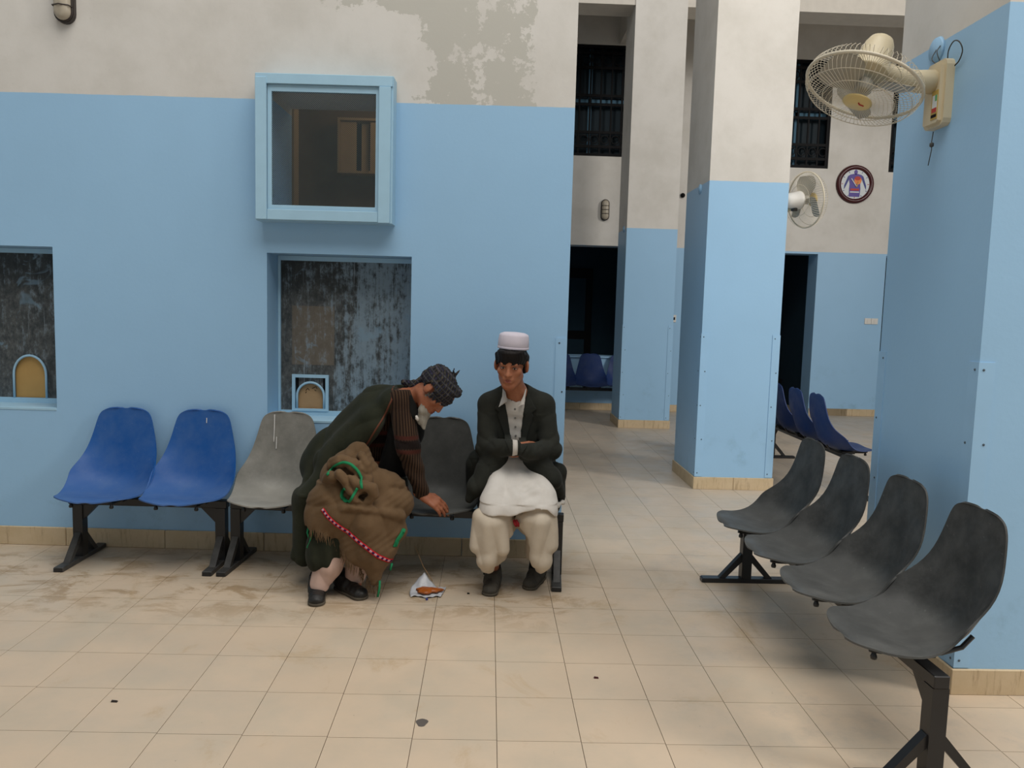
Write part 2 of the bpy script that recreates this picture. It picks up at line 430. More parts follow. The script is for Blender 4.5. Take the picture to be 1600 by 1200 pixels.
bb2 = thing('baseboard_back', 'travertine baseboard tiles along the foot of the back wall', 'baseboard', kind='structure')
me2 = MB().box(0, .598, -.014, 0, 0, .105, .003).mesh('baseboard_tile', M['base'])
x = -1.0
while x < 9:
    if not (OB[0] - .5 < x < OB[1]): link('baseboard_tile', me2, bb2, (x, YB, 0))
    x += .6
link('baseboard_tile', me2, bb2, (4.925, YB, 0))
def barred(name, W_, nv, rails, label):
    x0, x1, z0, z1 = W_[:4]; w = thing(name, label, 'window', ((x0 + x1) / 2, YB, z0), kind='structure')
    hx = (x1 - x0) / 2; hz = z1 - z0
    m = MB(); f = .045
    m.box(-hx, -hx + f, .02, .07, 0, hz).box(hx - f, hx, .02, .07, 0, hz).box(-hx + f, hx - f, .02, .07, 0, f).box(-hx + f, hx - f, .02, .07, hz - f, hz)
    m.obj('frame', M['iron'], w)
    bar = MB().box(-.012, .012, .03, .05, 0, hz).mesh('bar', M['iron'])
    for k in range(nv): link('bar', bar, w, (-hx + (k + 1) * 2 * hx / (nv + 1), 0, 0))
    for r_ in rails: MB().box(-hx + f, hx - f, .025, .055, r_ * hz - .02, r_ * hz + .02).obj('rail', M['iron'], w)
    ring = MB().lathe([(.052, .03), (.066, .03), (.066, .045), (.052, .045), (.052, .03)], 14, (0, 0, 0), (0, 1, 0), cap=False).mesh('ring', M['iron'])
    for k in range(nv + 1):
        for zf in (.155, .865): link('ring', ring, w, (-hx + (k + .5) * 2 * hx / (nv + 1), 0, zf * hz))
    MB().box(-hx, hx, .16, .17, 0, hz).obj('pane', M['winglass'], w)
    m = MB()
    for k in range(3): m.box(-hx + k * 2 * hx / 3 - .02, -hx + k * 2 * hx / 3 + .03, .12, .16, 0, hz)
    m.box(-hx, hx, .12, .16, hz * .47, hz * .53); m.obj('sash', M['dim'], w)
    MB().box(-hx, hx, .30, .33, 0, hz).obj('curtain', M['curtain'], w)
    return w
barred('window_1', WA, 11, (.09, .22, .47, .55, .80, .93), 'high window with black bars above the unlit office opening')
barred('window_2', WB, 8, (.09, .22, .47, .55, .80, .93), 'high window with black bars behind the second fan')
barred('window_3', WC, 8, (.09, .22, .47, .55, .80, .93), 'sliver of high barred window right of the round clock')
# right hall wall (outside the frame, closes the hall and bounces light)
o = MB().box(9.2, 9.4, 3.6, 15, 0, 6).obj('wall_right', M['back']); tag(o, kind='structure')
o = MB().box(-7.2, -7.0, -5, 12, 0, 6).obj('wall_far_left', M['back']); tag(o, kind='structure')
o = MB().box(-7.2, 9.4, -5.2, -5.0, 0, 6).obj('wall_rear', M['back']); tag(o, kind='structure')

# ------------------------------------------------------------------ screened box window on the long wall
wb = thing('window_4', 'square light blue box frame with wire mesh high on the long wall', 'window', WO, RW, kind='structure')
X0, X1, Z0, Z1, D = -1.335, -.562, 1.960, 2.768, .115
m = MB(); m.box(X0, X0 + .03, -D, 0, Z0, Z1).box(X1 - .03, X1, -D, 0, Z0, Z1).box(X0 + .03, X1 - .03, -D, 0, Z0, Z0 + .03).box(X0 + .03, X1 - .03, -D, 0, Z1 - .03, Z1)
m.obj('box_casing', M['frameblue'], wb)
fw = .066; y = -D
for nm, a in (('frame_board', (X0 + .004, X0 + fw, Z0 + .004, Z1 - .024)), ('frame_board', (X1 - fw - .012, X1 - .012, Z0 - .0, Z1 - .06)),
              ('frame_board', (X0 + .004, X1 - .004, Z1 - .058, Z1 - .002)), ('frame_board', (X0 + fw + .001, X1 - fw - .013, Z0 + .004, Z0 + .062))):
    zz = a[3] if nm else 0
    yy = y - .018 if a[1] - a[0] < .2 else y - .012
    MB().box(a[0], a[1], yy, y - .0002, a[2], a[3], .002).obj('frame_board', M['frameblue'], wb)
m = MB(); m.box(X0 + .066, X0 + .09, -D + .005, -D + .03, Z0 + .06, Z1 - .058).box(X1 - .098, X1 - .078, -D + .005, -D + .03, Z0 + .06, Z1 - .058)
m.box(X0 + .09, X1 - .098, -D + .005, -D + .03, Z0 + .06, Z0 + .088).box(X0 + .09, X1 - .098, -D + .005, -D + .03, Z1 - .095, Z1 - .058)
m.obj('inner_bead', M['frameblue'], wb)
m = MB(); a0, a1, b0, b1 = X0 + .088, X1 - .096, Z0 + .085, Z1 - .09; st = .0115; w = .0007
def diag(sg):
    k = -int((b1 - b0) / st) - 2
    while True:
        # line x + sg*z = const
        xs = a0 + k * st
        if xs > a1 + (b1 - b0) + .02: break
        pts = []
        t0, t1 = 0.0, b1 - b0
        za = 0; zb = b1 - b0
        # sg=+1 : x = xs + z ; sg=-1 : x = xs - z
        if sg > 0: lo = max(0, a0 - xs); hi = min(b1 - b0, a1 - xs)
        else: lo = max(0, xs - a1); hi = min(b1 - b0, xs - a0)
        if hi - lo > .004:
            p = (xs + sg * lo, b0 + lo); q = (xs + sg * hi, b0 + hi); n_ = .7071 * w
            yy = -D + (.012 if sg > 0 else .0135)
            m.add([(p[0] - n_, yy, p[1] + sg * n_), (p[0] + n_, yy, p[1] - sg * n_), (q[0] + n_, yy, q[1] - sg * n_), (q[0] - n_, yy, q[1] + sg * n_),
                   (p[0] - n_, yy + .0012, p[1] + sg * n_), (p[0] + n_, yy + .0012, p[1] - sg * n_), (q[0] + n_, yy + .0012, q[1] - sg * n_), (q[0] - n_, yy + .0012, q[1] + sg * n_)],
                  [(0, 1, 2, 3), (7, 6, 5, 4), (0, 4, 5, 1), (3, 2, 6, 7), (0, 3, 7, 4), (1, 5, 6, 2)])
        k += 1
diag(1); diag(-1)
tag(m.obj('wire_mesh', M['meshwire'], wb), kind='stuff')
# the brown room seen through it, brightened by a weak added fill light
lp = bpy.data.lights.new('inner_room_fill', 'POINT'); lp.energy = 5; lp.color = (1, .82, .6); lp.shadow_soft_size = .12
lpo = bpy.data.objects.new('inner_room_fill', lp); COL.objects.link(lpo); lpo.location = wl(-.5, 3.05, -.9)
rm = MB(); rm.box(-3.0, -2.9, .405, 1.62, 1.9, 3.3).box(.2, .25, .405, 1.62, 1.9, 3.3).box(-2.9, .2, 1.57, 1.62, 1.9, 3.3).box(-2.9, .2, .405, 1.57, 3.2, 3.3).box(-2.9, .2, .405, 1.57, 1.85, 1.9)
rmo = link('wall_inner_room', rm.mesh('wall_inner_room', M['brownroom']), None, WO, RW); tag(rmo, kind='structure')
o = link('wall_return', MB().box(.26, .462, .401, 1.7, 0, 6.0).box(-7, .26, 1.63, 1.7, 0, 6.0).mesh('wall_return', M['wall']), None, WO, RW); tag(o, kind='structure')
cb = thing('wall_cabinet', 'open tan wooden cabinet seen through the wire mesh', 'cabinet', wl(-1.035, 2.655, -1.40), RW); cb.scale = (.62, .62, .72)
for z_ in (-.24, .30): MB().box(-.29, .29, .0, .2, z_, z_ + .025).obj('shelf', M['tan'], cb)
for x_ in (-.29, .265): MB().box(x_, x_ + .025, .0, .2, -.215, .30).obj('side_panel', M['tan'], cb)
MB().box(-.265, .265, .19, .2, -.215, .30).obj('back_panel', M['dark'], cb)
for xa, xb, yy in ((-.26, -.07, .05), (-.02, .07, .12), (.10, .26, .04)):
    MB().box(xa, xb, yy, yy + .02, -.21, .29).obj('board', M['tan'], cb)
jm = MB().box(-1.49, -1.41, .93, 1.05, 1.9, 3.2)
o = link('trim_4', jm.mesh('trim_4', M['tan']), None, WO, RW); tag(o, kind='structure')

# ------------------------------------------------------------------ ticket windows
def ticket(name, H, hx, square, label):
    w = thing(name, label, 'window', WO, RW, kind='structure'); x0, x1, z0, z1, dp = H
    yb = dp - .03
    hz0 = z0 + (.040 if square else .034)
    r_ = .084 if square else .100; cz = hz0 + (.085 if square else .145)
    # streaked pane with the arched hatch cut out
    arch = [(hx + r_, hz0)] + [(hx + r_ * math.cos(a), cz + r_ * math.sin(a) * (1.0 if square else 1.18)) for a in np.linspace(0, PI, 17)] + [(hx - r_, hz0)]
    xl, xr, zl, zt = x0 + .015, x1 - .01, z0 + .032, z1 - .015
    poly = [(xl, zl), (xl, zt), (xr, zt), (xr, zl), (hx + r_, zl)] + arch + [(hx - r_, zl)]
    m = MB(); m.prism(poly, 1, yb, yb + .008); m.obj('pane', M['dirtyglass'], w)
    m = MB(); m.box(x0 + .002, x0 + .018, yb - .014, yb, z0 + .002, z1 - .002).box(x1 - .014, x1 - .002, yb - .014, yb, z0 + .002, z1 - .002)
    m.box(x0 + .018, x1 - .014, yb - .014, yb, z1 - .03, z1 - .002); m.box(x0 + .018, x1 - .014, yb - .014, yb, z0 + .002, z0 + .034)
    m.obj('frame', M['frameblue'], w)
    MB().box(x0 + .002, x1 - .002, -.003, yb - .014, z0 - .012, z0 + .004, .002).obj('sill', M['frameblue'], w)
    ring = [(hx + r_, yb - .01, hz0)] + [(p[0], yb - .01, p[1]) for p in arch[1:-1]] + [(hx - r_, yb - .01, hz0)]
    MB().tube(ring, .0075, 6).obj('hatch_arch', M['frameblue'], w, True)
    if square:
        m = MB(); q = .113; t = .019
        m.box(hx - q, hx - q + t, yb - .02, yb - .004, hz0 - .008, hz0 + .218).box(hx + q - t, hx + q, yb - .02, yb - .004, hz0 - .008, hz0 + .218)
        m.box(hx - q + t, hx + q - t, yb - .02, yb - .004, hz0 + .199, hz0 + .218).box(hx - q + t, hx + q - t, yb - .02, yb - .004, hz0 - .008, hz0 + .006)
        m.obj('hatch_frame', M['frameblue'], w)
        MB().box(hx - q + t, hx - r_ * .9, yb - .003, yb - .001, hz0 + .1, hz0 + .199).box(hx + r_ * .9, hx + q - t, yb - .003, yb - .001, hz0 + .1, hz0 + .199).obj('hatch_corner', M['iron'], w)
    MB().box(hx - r_ - .01, hx + r_ + .01, yb + .009, yb + .014, hz0, cz + r_ * 1.2 + .012).obj('backing_board', M['card'] if square else M['cardblue'], w)
    if square:
        m = MB()
        for (a, b_, c, d_) in ((-.035, .085, -.022, .10), (-.022, .10, -.012, .088), (-.03, .08, -.036, .07), (.005, .1, .03, .112), (.03, .112, .036, .098), (.02, .09, .03, .085)):
            m.tube([(hx + a, yb + .0085, hz0 + b_ + .03), (hx + c, yb + .0085, hz0 + d_ + .03)], .0018, 4)
        m.obj('pen_scribble', M['iron'], w)
    return w
ticket('window_5', H1, -1.105, True, 'paint streaked ticket window with square framed arched hatch, left of the bearded man')
ticket('window_6', H2, -2.845, False, 'paint streaked ticket window with tall arched hatch, cut off at the left edge')

# ------------------------------------------------------------------ bulkhead lamps
def bulkhead(name, label, loc, rz, s):
    t = thing(name, label, 'lamp', loc, rz)
    def oval(sc, h0, h1, n=28):
        r = []
        return r
    def stadium(w, h, n=10):
        pts = []
        for k in range(n + 1): a = PI * k / n; pts.append((w * math.cos(a), h - w + w * math.sin(a)))
        for k in range(n + 1): a = PI + PI * k / n; pts.append((w * math.cos(a), -(h - w) + w * math.sin(a)))
        return pts
    MB().prism(stadium(.055 * s, .135 * s), 1, -.03 * s, 0).obj('back_plate', M['lampbody'], t)
    m = MB(); L = [(1.0, -.03), (.95, -.05), (.8, -.066), (.5, -.074), (.0, -.076)]; base = stadium(.046 * s, .125 * s); n = len(base); vs = []; fs = []
    for f, y in L: vs += [(p[0] * f if f else 0, y * s, p[1] * (f * .35 + .65 if f else 0)) for p in base]
    for i in range(len(L) - 1):
        for k in range(n): l = (k + 1) % n; fs.append((i * n + k, i * n + l, (i + 1) * n + l, (i + 1) * n + k))
    m.add(vs, fs).obj('lens', M['lens'], t, True)
    for zz in (-.05, .0, .05):
        MB().tube([(-.052 * s, -.028 * s, zz * s), (-.045 * s, -.066 * s, zz * s), (0, -.084 * s, zz * s), (.045 * s, -.066 * s, zz * s), (.052 * s, -.028 * s, zz * s)], .0035 * s, 6).obj('guard_bar', M['lampbody'], t, True)
    ring = [(p[0] * 1.05, -.034 * s, p[1] * 1.02) for p in base]
    MB().tube(ring, .006 * s, 6, True).obj('guard_ring', M['lampbody'], t, True)
    return t
bulkhead('bulkhead_lamp', 'oval caged wall lamp cut off at the top left corner', wl(-2.44, 3.17), RW, 1.0)
bulkhead('bulkhead_lamp', 'small oval caged wall lamp below the barred window, left of the farthest column', (1.675, YB, 2.99), 0, 1.15)

# ------------------------------------------------------------------ waiting benches
def shell_mesh(name, mat):
    prof = [(-.215, .400), (-.213, .403), (-.208, .407), (-.197, .4105), (-.178, .412), (-.150, .410), (-.10, .402), (-.045, .395), (.01, .392), (.065, .397), (.115, .413), (.155, .440),
            (.182, .480), (.200, .535), (.213, .595), (.223, .655), (.231, .715), (.238, .765), (.243, .802), (.246, .828), (.2475, .842), (.248, .850), (.2483, .8535)]
    wd = [.045, .088, .122, .153, .180, .203, .214, .226, .233, .237, .238, .236, .230, .219, .206, .192, .177, .165, .154, .139, .118, .090, .045]
    rows = spl([(a[0], a[1], w_) for a, w_ in zip(prof, wd)], 2); prof = [(r[0], r[1]) for r in rows]; wd = [r[2] for r in rows]
    nv = len(prof); nu = 19; G = np.zeros((nv, nu, 3)); P = np.array(prof)
    T = np.gradient(P, axis=0); T /= np.linalg.norm(T, axis=1)[:, None]; Nn = np.stack([-T[:, 1], T[:, 0]], 1)  # toward the sitter
    for _ in range(60): Nn[1:-1] = (Nn[:-2] + Nn[2:] + 2 * Nn[1:-1]) / 4
    Nn /= np.linalg.norm(Nn, axis=1)[:, None]
    sl = np.concatenate([[0], np.cumsum(np.linalg.norm(np.diff(P, axis=0), axis=1))]); sl /= sl[-1]
    for i in range(nv):
        v = sl[i]; lift = .006 + .100 * math.exp(-((v - .47) / .19) ** 2)
        for j in range(nu):
            u = -1 + 2 * j / (nu - 1); u = math.copysign(abs(u) ** .9, u)
            k = abs(u) ** 2.3 * lift
            G[i, j] = (u * wd[i], P[i, 0] + Nn[i, 0] * k, P[i, 1] + Nn[i, 1] * k)
    # normals
    du = np.gradient(G, axis=1); dv = np.gradient(G, axis=0); N = np.cross(du, dv); N /= np.linalg.norm(N, axis=2)[:, :, None]
    B = G - N * .007
    # direct thickness away from the sitter
    if N[nv // 3, nu // 2, 2] < 0: B = G + N * .007
    vs = list(G.reshape(-1, 3)) + list(B.reshape(-1, 3)); K = nv * nu; fs = []
    for i in range(nv - 1):
        for j in range(nu - 1):
            a, b_, c, d_ = i * nu + j, i * nu + j + 1, (i + 1) * nu + j + 1, (i + 1) * nu + j
            fs.append((a, b_, c, d_)); fs.append((K + d_, K + c, K + b_, K + a))
    bd = [j for j in range(nu)] + [i * nu + nu - 1 for i in range(1, nv)] + [(nv - 1) * nu + j for j in range(nu - 2, -1, -1)] + [i * nu for i in range(nv - 2, 0, -1)]
    for k in range(len(bd)):
        a, b_ = bd[k], bd[(k + 1) % len(bd)]; fs.append((a, K + a, K + b_, b_))
    me = MB().add(vs, fs).mesh(name, mat, True); me.set_sharp_from_angle(angle=1.2); return me
SH = {k: shell_mesh('seat', M[k]) for k in ('blue', 'bluedark', 'grey', 'char', 'char2')}
PITCH = .462
bracket = MB()
for sx in (-.11, .11):
    bracket.tube([(sx, -.165, .388), (sx, -.13, .382), (sx, .08, .379), (sx, .15, .400), (sx * 1.0, .185, .44)], .0085, 8)
bracket.box(-.125, .125, -.055, .055, .368, .388)
bracket_me = bracket.mesh('bracket', M['black'], True, .6)
knob_me = MB().lathe([(0, -.028), (.010, -.028), (.012, -.02), (.009, -.012), (.006, 0), (0, .004)], 8).mesh('bolt', M['black'], True)
def bench(label, colors, loc, rz, post, partlabels=None, pitch=PITCH, worn=False, sy=0.0, fl=.245):
    t = thing('waiting_bench', label, 'bench', loc, rz)
    n = len(colors); L = n * pitch / 2
    MB().box(-max(L - .02, post + .03), max(L - .02, post + .03), -.026, .026, .325, .368, .003).obj('beam', M['black'], t)
    for i, c in enumerate(colors):
        x = (i - (n - 1) / 2) * pitch; s = link('seat', SH[c], t, (x, sy, 0))
        if partlabels and partlabels[i]: s['label'] = partlabels[i]
        link('bracket', bracket_me, s)
        for sx in (-.11, .11): link('bolt', knob_me, s, (sx, -.150, .384))
    for sgn in (-1, 1):
        lg = MB().box(sgn * post - .0275, sgn * post + .0275, -.0275, .0275, .026, .325).obj('leg', M['black'], t)
        MB().prism([(sgn * post - sgn * .0275, .24), (sgn * post - sgn * .0275, .325), (sgn * post - sgn * .11, .325)], 1, -.02, .02).obj('gusset', M['black'], lg)
        MB().box(sgn * post - .027, sgn * post + .027, -fl, fl, 0, .026, .003).obj('foot', M['blackworn'] if worn else M['black'], lg)
        for q in (-1, 1):
            MB().prism([(q * .02, .165), (q * .03, .165), (q * .15, .026), (q * .115, .026), (q * .0285, .118)], 0, sgn * post - .018, sgn * post + .018).obj('foot_brace', M['blackworn'] if worn else M['black'], lg)
        for q in (-1, 1):
            MB().box(sgn * post - .024, sgn * post + .024, q * fl, q * (fl + .003), .002, .022).obj('end_cap', M['black'], lg)
    return t
benchA = bench('two seat bench with faded blue shells at the left end of the long wall', ['blue', 'blue'], (-1.905, 4.425, 0), -.03, .405, ['left blue seat with scuffed top', 'right blue seat with a white scratch'], worn=True, sy=-.05, fl=.229)
benchB = bench('four seat bench with grey shells that both men sit on', ['grey', 'char2', 'char2', 'char2'], (-.50, 4.335, 0), -.080, .915, ['light grey dusty seat with white drips', None, None, None], worn=True, sy=-.03, fl=.229)
benchC = bench('four seat bench with charcoal shells in the right foreground', ['char'] * 4, (1.475, 3.31, 0), -PI / 2, .93, pitch=.467)
benchD = bench('bench with dark blue shells beyond the charcoal bench, behind the middle column', ['bluedark'] * 4, (3.02, 7.16, 0), PI / 2, .92)
benchE = bench('bench with dark blue shells against the low back wall under the dark opening', ['bluedark'] * 4, (1.30, 11.43, 0), 0, .92)
# paint drips and scratch on the seats
def seat_pt(x, s):   # point on the back-rest face for a seat-local x and height s
    y = np.interp(s, [.48, .535, .595, .655, .715, .765, .802, .828], [.182, .200, .213, .223, .231, .238, .243, .246]); w = np.interp(s, [.505, .61, .72, .83], [.223, .202, .177, .132])
    return (x, y - .04 * (abs(x) / w) ** 2.3 - .004, s)
gseat = [c for c in benchB.children if c.name.startswith('seat')][0]
MB().tube([seat_pt(-.075, z) for z in np.linspace(.84, .68, 9)], [.004, .0035, .003, .0028, .003, .0025, .0022, .003, .0015], 5).obj('paint_drip', M['white'], gseat)
MB().tube([seat_pt(-.06, z) for z in np.linspace(.71, .64, 5)], .0025, 5).obj('paint_drip', M['white'], gseat)
bseat = [c for c in benchA.children if c.name.startswith('seat')][1]
MB().tube([seat_pt(.02, z) for z in np.linspace(.81, .78, 4)], .0022, 5).obj('scratch', M['white'], bseat)

# ------------------------------------------------------------------ fans
def fan(label, hub, axis, mount, plate_rot, R=.235, back_view=False, sticker=True, up=(0, 0, 1)):
    """hub: centre of the guard; axis: blowing direction; mount: point on the column face"""
    t = thing('wall_fan', label, 'fan', mount, 0); o = np.array(hub) - np.array(mount); ax = nrm(axis)
    u = nrm(np.cross(ax, up)); v = np.cross(ax, u)
    def pt(a, r, h): return o + ax * h + r * (math.cos(a) * u + math.sin(a) * v)
    # rim band and wires
    MB().tube([pt(a, R, 0) for a in np.linspace(0, 2 * PI, 49)[:-1]], .007, 8, True).obj('guard_rim', M['wire'], t, True)
    f = MB(); n = 72
    for k in range(n):
        a = 2 * PI * k / n
        f.tube([pt(a, R, .006), pt(a, R * .985, .030), pt(a, R * .90, .055), pt(a, R * .62, .068), pt(a, .055, .072)], .0011, 3, cap=False)
    for rr, hh in ((R * .62, .069), (R * .9, .056)): f.tube([pt(a, rr, hh) for a in np.linspace(0, 2 * PI, 49)[:-1]], .0018, 4, True)
    f.obj('front_grille', M['wire'], t)
    f = MB()
    for k in range(n):
        a = 2 * PI * k / n
        f.tube([pt(a, R, -.006), pt(a, R * .985, -.030), pt(a, R * .88, -.058), pt(a, .07, -.066)], .0011, 3, cap=False)
    f.tube([pt(a, R * .55, -.064) for a in np.linspace(0, 2 * PI, 49)[:-1]], .0018, 4, True)
    f.obj('rear_grille', M['wire'], t)
    MB().lathe([(.058, .070), (.060, .076), (.05, .081), (0, .083)], 28, o, ax).obj('hub_badge', M['yellow'], t, True)
    MB().tube([pt(2.2, .03, .0835), pt(2.6, .012, .0845), pt(3.4, .016, .0845)], .003, 5).obj('badge_mark', M['red'], t)
    # blades
    for k in range(3):
        vs = []; a0 = 2 * PI * k / 3 + .5
        for i in range(8):
            r = .035 + (R * .86 - .035) * i / 7; hw = .30 + .42 * math.sin(PI * min(1, i / 7 * .8 + .15))
            hw *= (1 if i < 6 else (.92 if i == 6 else .7))
            for j in range(6):
                s_ = j / 5 - .5; a = a0 + 2 * s_ * hw * .95 + .12 * i / 7
                vs.append(pt(a, r, .004 + s_ * .062))
        fs = [(i * 6 + j, i * 6 + j + 1, (i + 1) * 6 + j + 1, (i + 1) * 6 + j) for i in range(7) for j in range(5)]
        K = len(vs); vs2 = [p - ax * .0022 for p in vs]
        fs += [tuple(K + q for q in reversed(f_)) for f_ in fs[:35]]
        MB().add(vs + vs2, fs).obj('blade', M['blade'], t, True)
    MB().lathe([(0, .03), (.03, .028), (.038, .02), (.038, -.02), (0, -.022)], 20, o, ax).obj('blade_hub', M['blade'], t, True)
    # motor housing behind
    MB().lathe([(0, -.232), (.030, -.230), (.048, -.217), (.060, -.190), (.068, -.13), (.076, -.075), (.078, -.062), (0, -.06)], 24, o, ax).obj('motor_housing', M['beige'] if sticker else M['white'], t, True)
    MB().lathe([(0, .012), (.009, .010), (.009, 0), (.005, -.02)], 10, o - ax * .17 + .058 * nrm(np.cross(ax, (0, 0, 1)) * (1 if sticker else -1)), (0, 0, 1)).obj('oscillation_knob', M['beige'], t, True)
    return t, o, ax
vcam = nrm(np.array([-.385, -.92, .07])); axw = Rd * vcam[0] + Ud * vcam[1] - Fd * vcam[2]
Mx = np.array([Rd, Fd, Ud]).T
Rw = np.array([list(Rd), list(Fd), list(Ud)])
axw = np.array(mw.to_3x3() @ Vector(vcam))
fan1, o, ax = fan('large cream oscillating fan mounted on the right column, tilted down', (1.545, 3.34, 2.468), axw, (1.905, 3.37, 2.46), 0)
MB().prism([(-.074, -.118), (-.068, -.135), (-.054, -.145), (.054, -.145), (.068, -.135), (.074, -.118), (.074, .100), (.068, .117), (.054, .127), (-.054, .127), (-.068, .117), (-.074, .100)], 0, -.035, 0).obj('wall_plate', M['beige'], fan1)
MB().prism([(-.060, -.125), (-.050, -.132), (.045, -.132), (.050, -.125), (.050, .10), (-.060, .10)], 0, -.052, -.035).obj('control_housing', M['beige'], fan1)
e = o - ax * .13
MB().tube([(-.03, 0, .045), (-.12, 0, .045), (-.19, 0, .055), e + np.array([.02, 0, -.03])], [.052, .047, .040, .028], 12).obj('arm', M['beige'], fan1, True)
MB().lathe([(0, -.03), (.028, -.03), (.028, .03), (0, .03)], 16, e + np.array([.0, 0, -.04]), (0, 1, 0)).obj('pivot', M['blackworn'], fan1, True)
st = MB().box(-.030, .032, -.0545, -.0525, -.11, .01)
g = MB().prism([(-.058, -.118), (-.012, -.118), (-.012, .0), (-.058, .0)], 0, -.0545, -.052).obj('sticker', M['goldp'], fan1)
MB().prism([(-.054, -.09), (-.02, -.09), (-.02, -.02), (-.054, -.02)], 0, -.0555, -.0545).obj('sticker_panel', M['face'], g)
MB().prism([(-.054, -.09), (-.02, -.09), (-.02, -.072), (-.054, -.072)], 0, -.0562, -.0555).obj('sticker_band', M['red'], g)
MB().prism([(-.054, -.045), (-.04, -.045), (-.04, -.02), (-.054, -.02)], 0, -.0562, -.0555).obj('sticker_corner', M['green'], g)
MB().prism([(-.055, -.110), (-.016, -.110), (-.016, -.098), (-.055, -.098)], 0, -.0556, -.0545).obj('sticker_strip', M['iron'], g)
MB().tube(spl([(-.01, -.03, .12), (-.02, -.05, .16), (-.03, -.10, .18), (-.03, -.14, .165), (-.02, -.15, .13), (-.012, -.12, .10), (-.006, -.08, .09)]), .0026, 6).obj('power_cord', M['blackworn'], fan1, True)
MB().tube(spl([(-.02, .02, .12), (-.03, .055, .155), (-.01, .06, .20)]), .002, 6).tube(spl([(-.02, .0, .12), (-.035, .01, .17), (-.012, .03, .205)]), .002, 6).obj('loose_wire', M['blackworn'], fan1, True)
MB().tube([(-.03, .0, -.16), (-.032, .004, -.20), (-.034, -.004, -.235), (-.036, .01, -.30)], .002, 5).lathe([(0, .012), (.009, .006), (.009, -.006), (0, -.012)], 8, (-.033, 0, -.215)).obj('pull_cord', M['blackworn'], fan1, True)
MB().lathe([(0, .012), (.05, .012), (.055, 0)], 20, (0, .07, .2), (-1, 0, 0)).obj('junction_cap', M['rim'], pier, True, loc=(1.905, 3.37, 2.46))
ax2 = nrm((.95, .27, .10))
fan2, o, ax = fan('smaller white fan seen from behind on the right face of the middle column', (2.70, 6.78, 2.50), ax2, (2.462, 6.92, 2.44), 0, R=.235, sticker=False)
MB().prism([(-.06, -.12), (.06, -.12), (.06, .12), (-.06, .12)], 0, 0, .03).obj('wall_plate', M['white'], fan2)
MB().tube([(.03, 0, -.03), (.07, -.03, -.03), o - ax * .10 + np.array([0, 0, -.055])], [.028, .026, .024], 10).obj('arm', M['beige'], fan2, True)
MB().lathe([(0, -.03), (.026, -.03), (.026, .03), (0, .03)], 14, o - ax * .11 + np.array([0, 0, -.06]), (0, 0, 1)).obj('pivot', M['blackworn'], fan2, True)

# ------------------------------------------------------------------ clock, switches
ck = thing('wall_clock', 'round maroon rimmed clock with a human torso drawing on its face', 'clock', (5.405, YB, 3.485))
def disc(m, cx, cz, rx, rz, y0, y1, n=28, rot=0):
    pts = [(cx + rx * math.cos(a) * math.cos(rot) - rz * math.sin(a) * math.sin(rot), cz + rx * math.cos(a) * math.sin(rot) + rz * math.sin(a) * math.cos(rot)) for a in np.linspace(0, 2 * PI, n + 1)[:-1]]
    return m.prism(pts, 1, y0, y1)
MB().lathe([(.215, .02), (.222, .035), (.25, .045), (.275, .035), (.285, .0), (.215, 0), (.215, .02)], 48, (0, 0, 0), (0, -1, 0), cap=False).obj('rim', M['maroon'], ck, True)
f = disc(MB(), 0, 0, .22, .22, -.018, 0).obj('dial', M['face'], ck)
m = MB(); m.prism([(-.085, -.185), (.075, -.185), (.082, -.07), (.075, 0), (.105, .10), (.09, .135), (.03, .15), (-.03, .15), (-.09, .135), (-.105, .10), (-.085, 0), (-.09, -.07)], 1, -.021, -.018)
disc(m, 0, .175, .026, .035, -.021, -.018); m.obj('torso_print', M['purple'], ck)
for s_ in (-1, 1): MB().prism([(s_ * .09, .13), (s_ * .115, .115), (s_ * .165, -.02), (s_ * .168, -.08), (s_ * .15, -.05), (s_ * .10, .06)], 1, -.0205, -.018).obj('arm_print', M['indigo'], ck)
disc(MB(), .035, .055, .055, .06, -.0235, -.021).obj('heart_print', M['orange'], ck)
disc(MB(), .03, .085, .045, .03, -.0245, -.0235).obj('heart_print', M['red'], ck)
MB().box(-.07, .06, -.0235, -.021, -.095, -.065).obj('belt_print', M['red'], ck)
MB().box(-.075, .065, -.0235, -.021, -.125, -.108).obj('belt_print', M['face'], ck)
for h in range(12):
    a = h * PI / 6; r0, r1 = .185, .208
    w = .004
    m = MB(); c, s_ = math.sin(a), math.cos(a)
    m.prism([(c * r0 - s_ * w, s_ * r0 + c * w), (c * r0 + s_ * w, s_ * r0 - c * w), (c * r1 + s_ * w, s_ * r1 - c * w), (c * r1 - s_ * w, s_ * r1 + c * w)], 1, -.0205, -.018)
    m.obj('hour_mark', M['red'] if h % 3 == 0 else M['indigo'], ck)
MB().prism([(-.07, .075), (-.062, .085), (.022, -.03), (.012, -.036)], 1, -.030, -.027).obj('hand', M['face'], ck)
MB().prism([(.012, -.03), (.026, -.03), (.05, .04), (.044, .044)], 1, -.034, -.031).obj('hand', M['goldp'], ck)
disc(MB(), .015, -.03, .010, .010, -.036, -.018).obj('spindle', M['goldp'], ck)
sw = thing('light_switch', 'double white switch plate on the back wall right of the corridor opening', 'switch', (5.80, YB, 1.455))
for s_ in (-1, 1):
    MB().box(s_ * .052 - .05, s_ * .052 + .05, -.012, 0, -.045, .045, .003).obj('plate', M['white'], sw)
    MB().box(s_ * .052 - .012, s_ * .052 + .012, -.018, -.012, -.02, .02).obj('rocker', M['white'], sw)
sw = thing('light_switch', 'small white switch plate right of the farthest column', 'switch', (2.785, YB, 1.415))
MB().box(-.03, .03, -.012, 0, -.055, .055, .003).obj('plate', M['white'], sw)
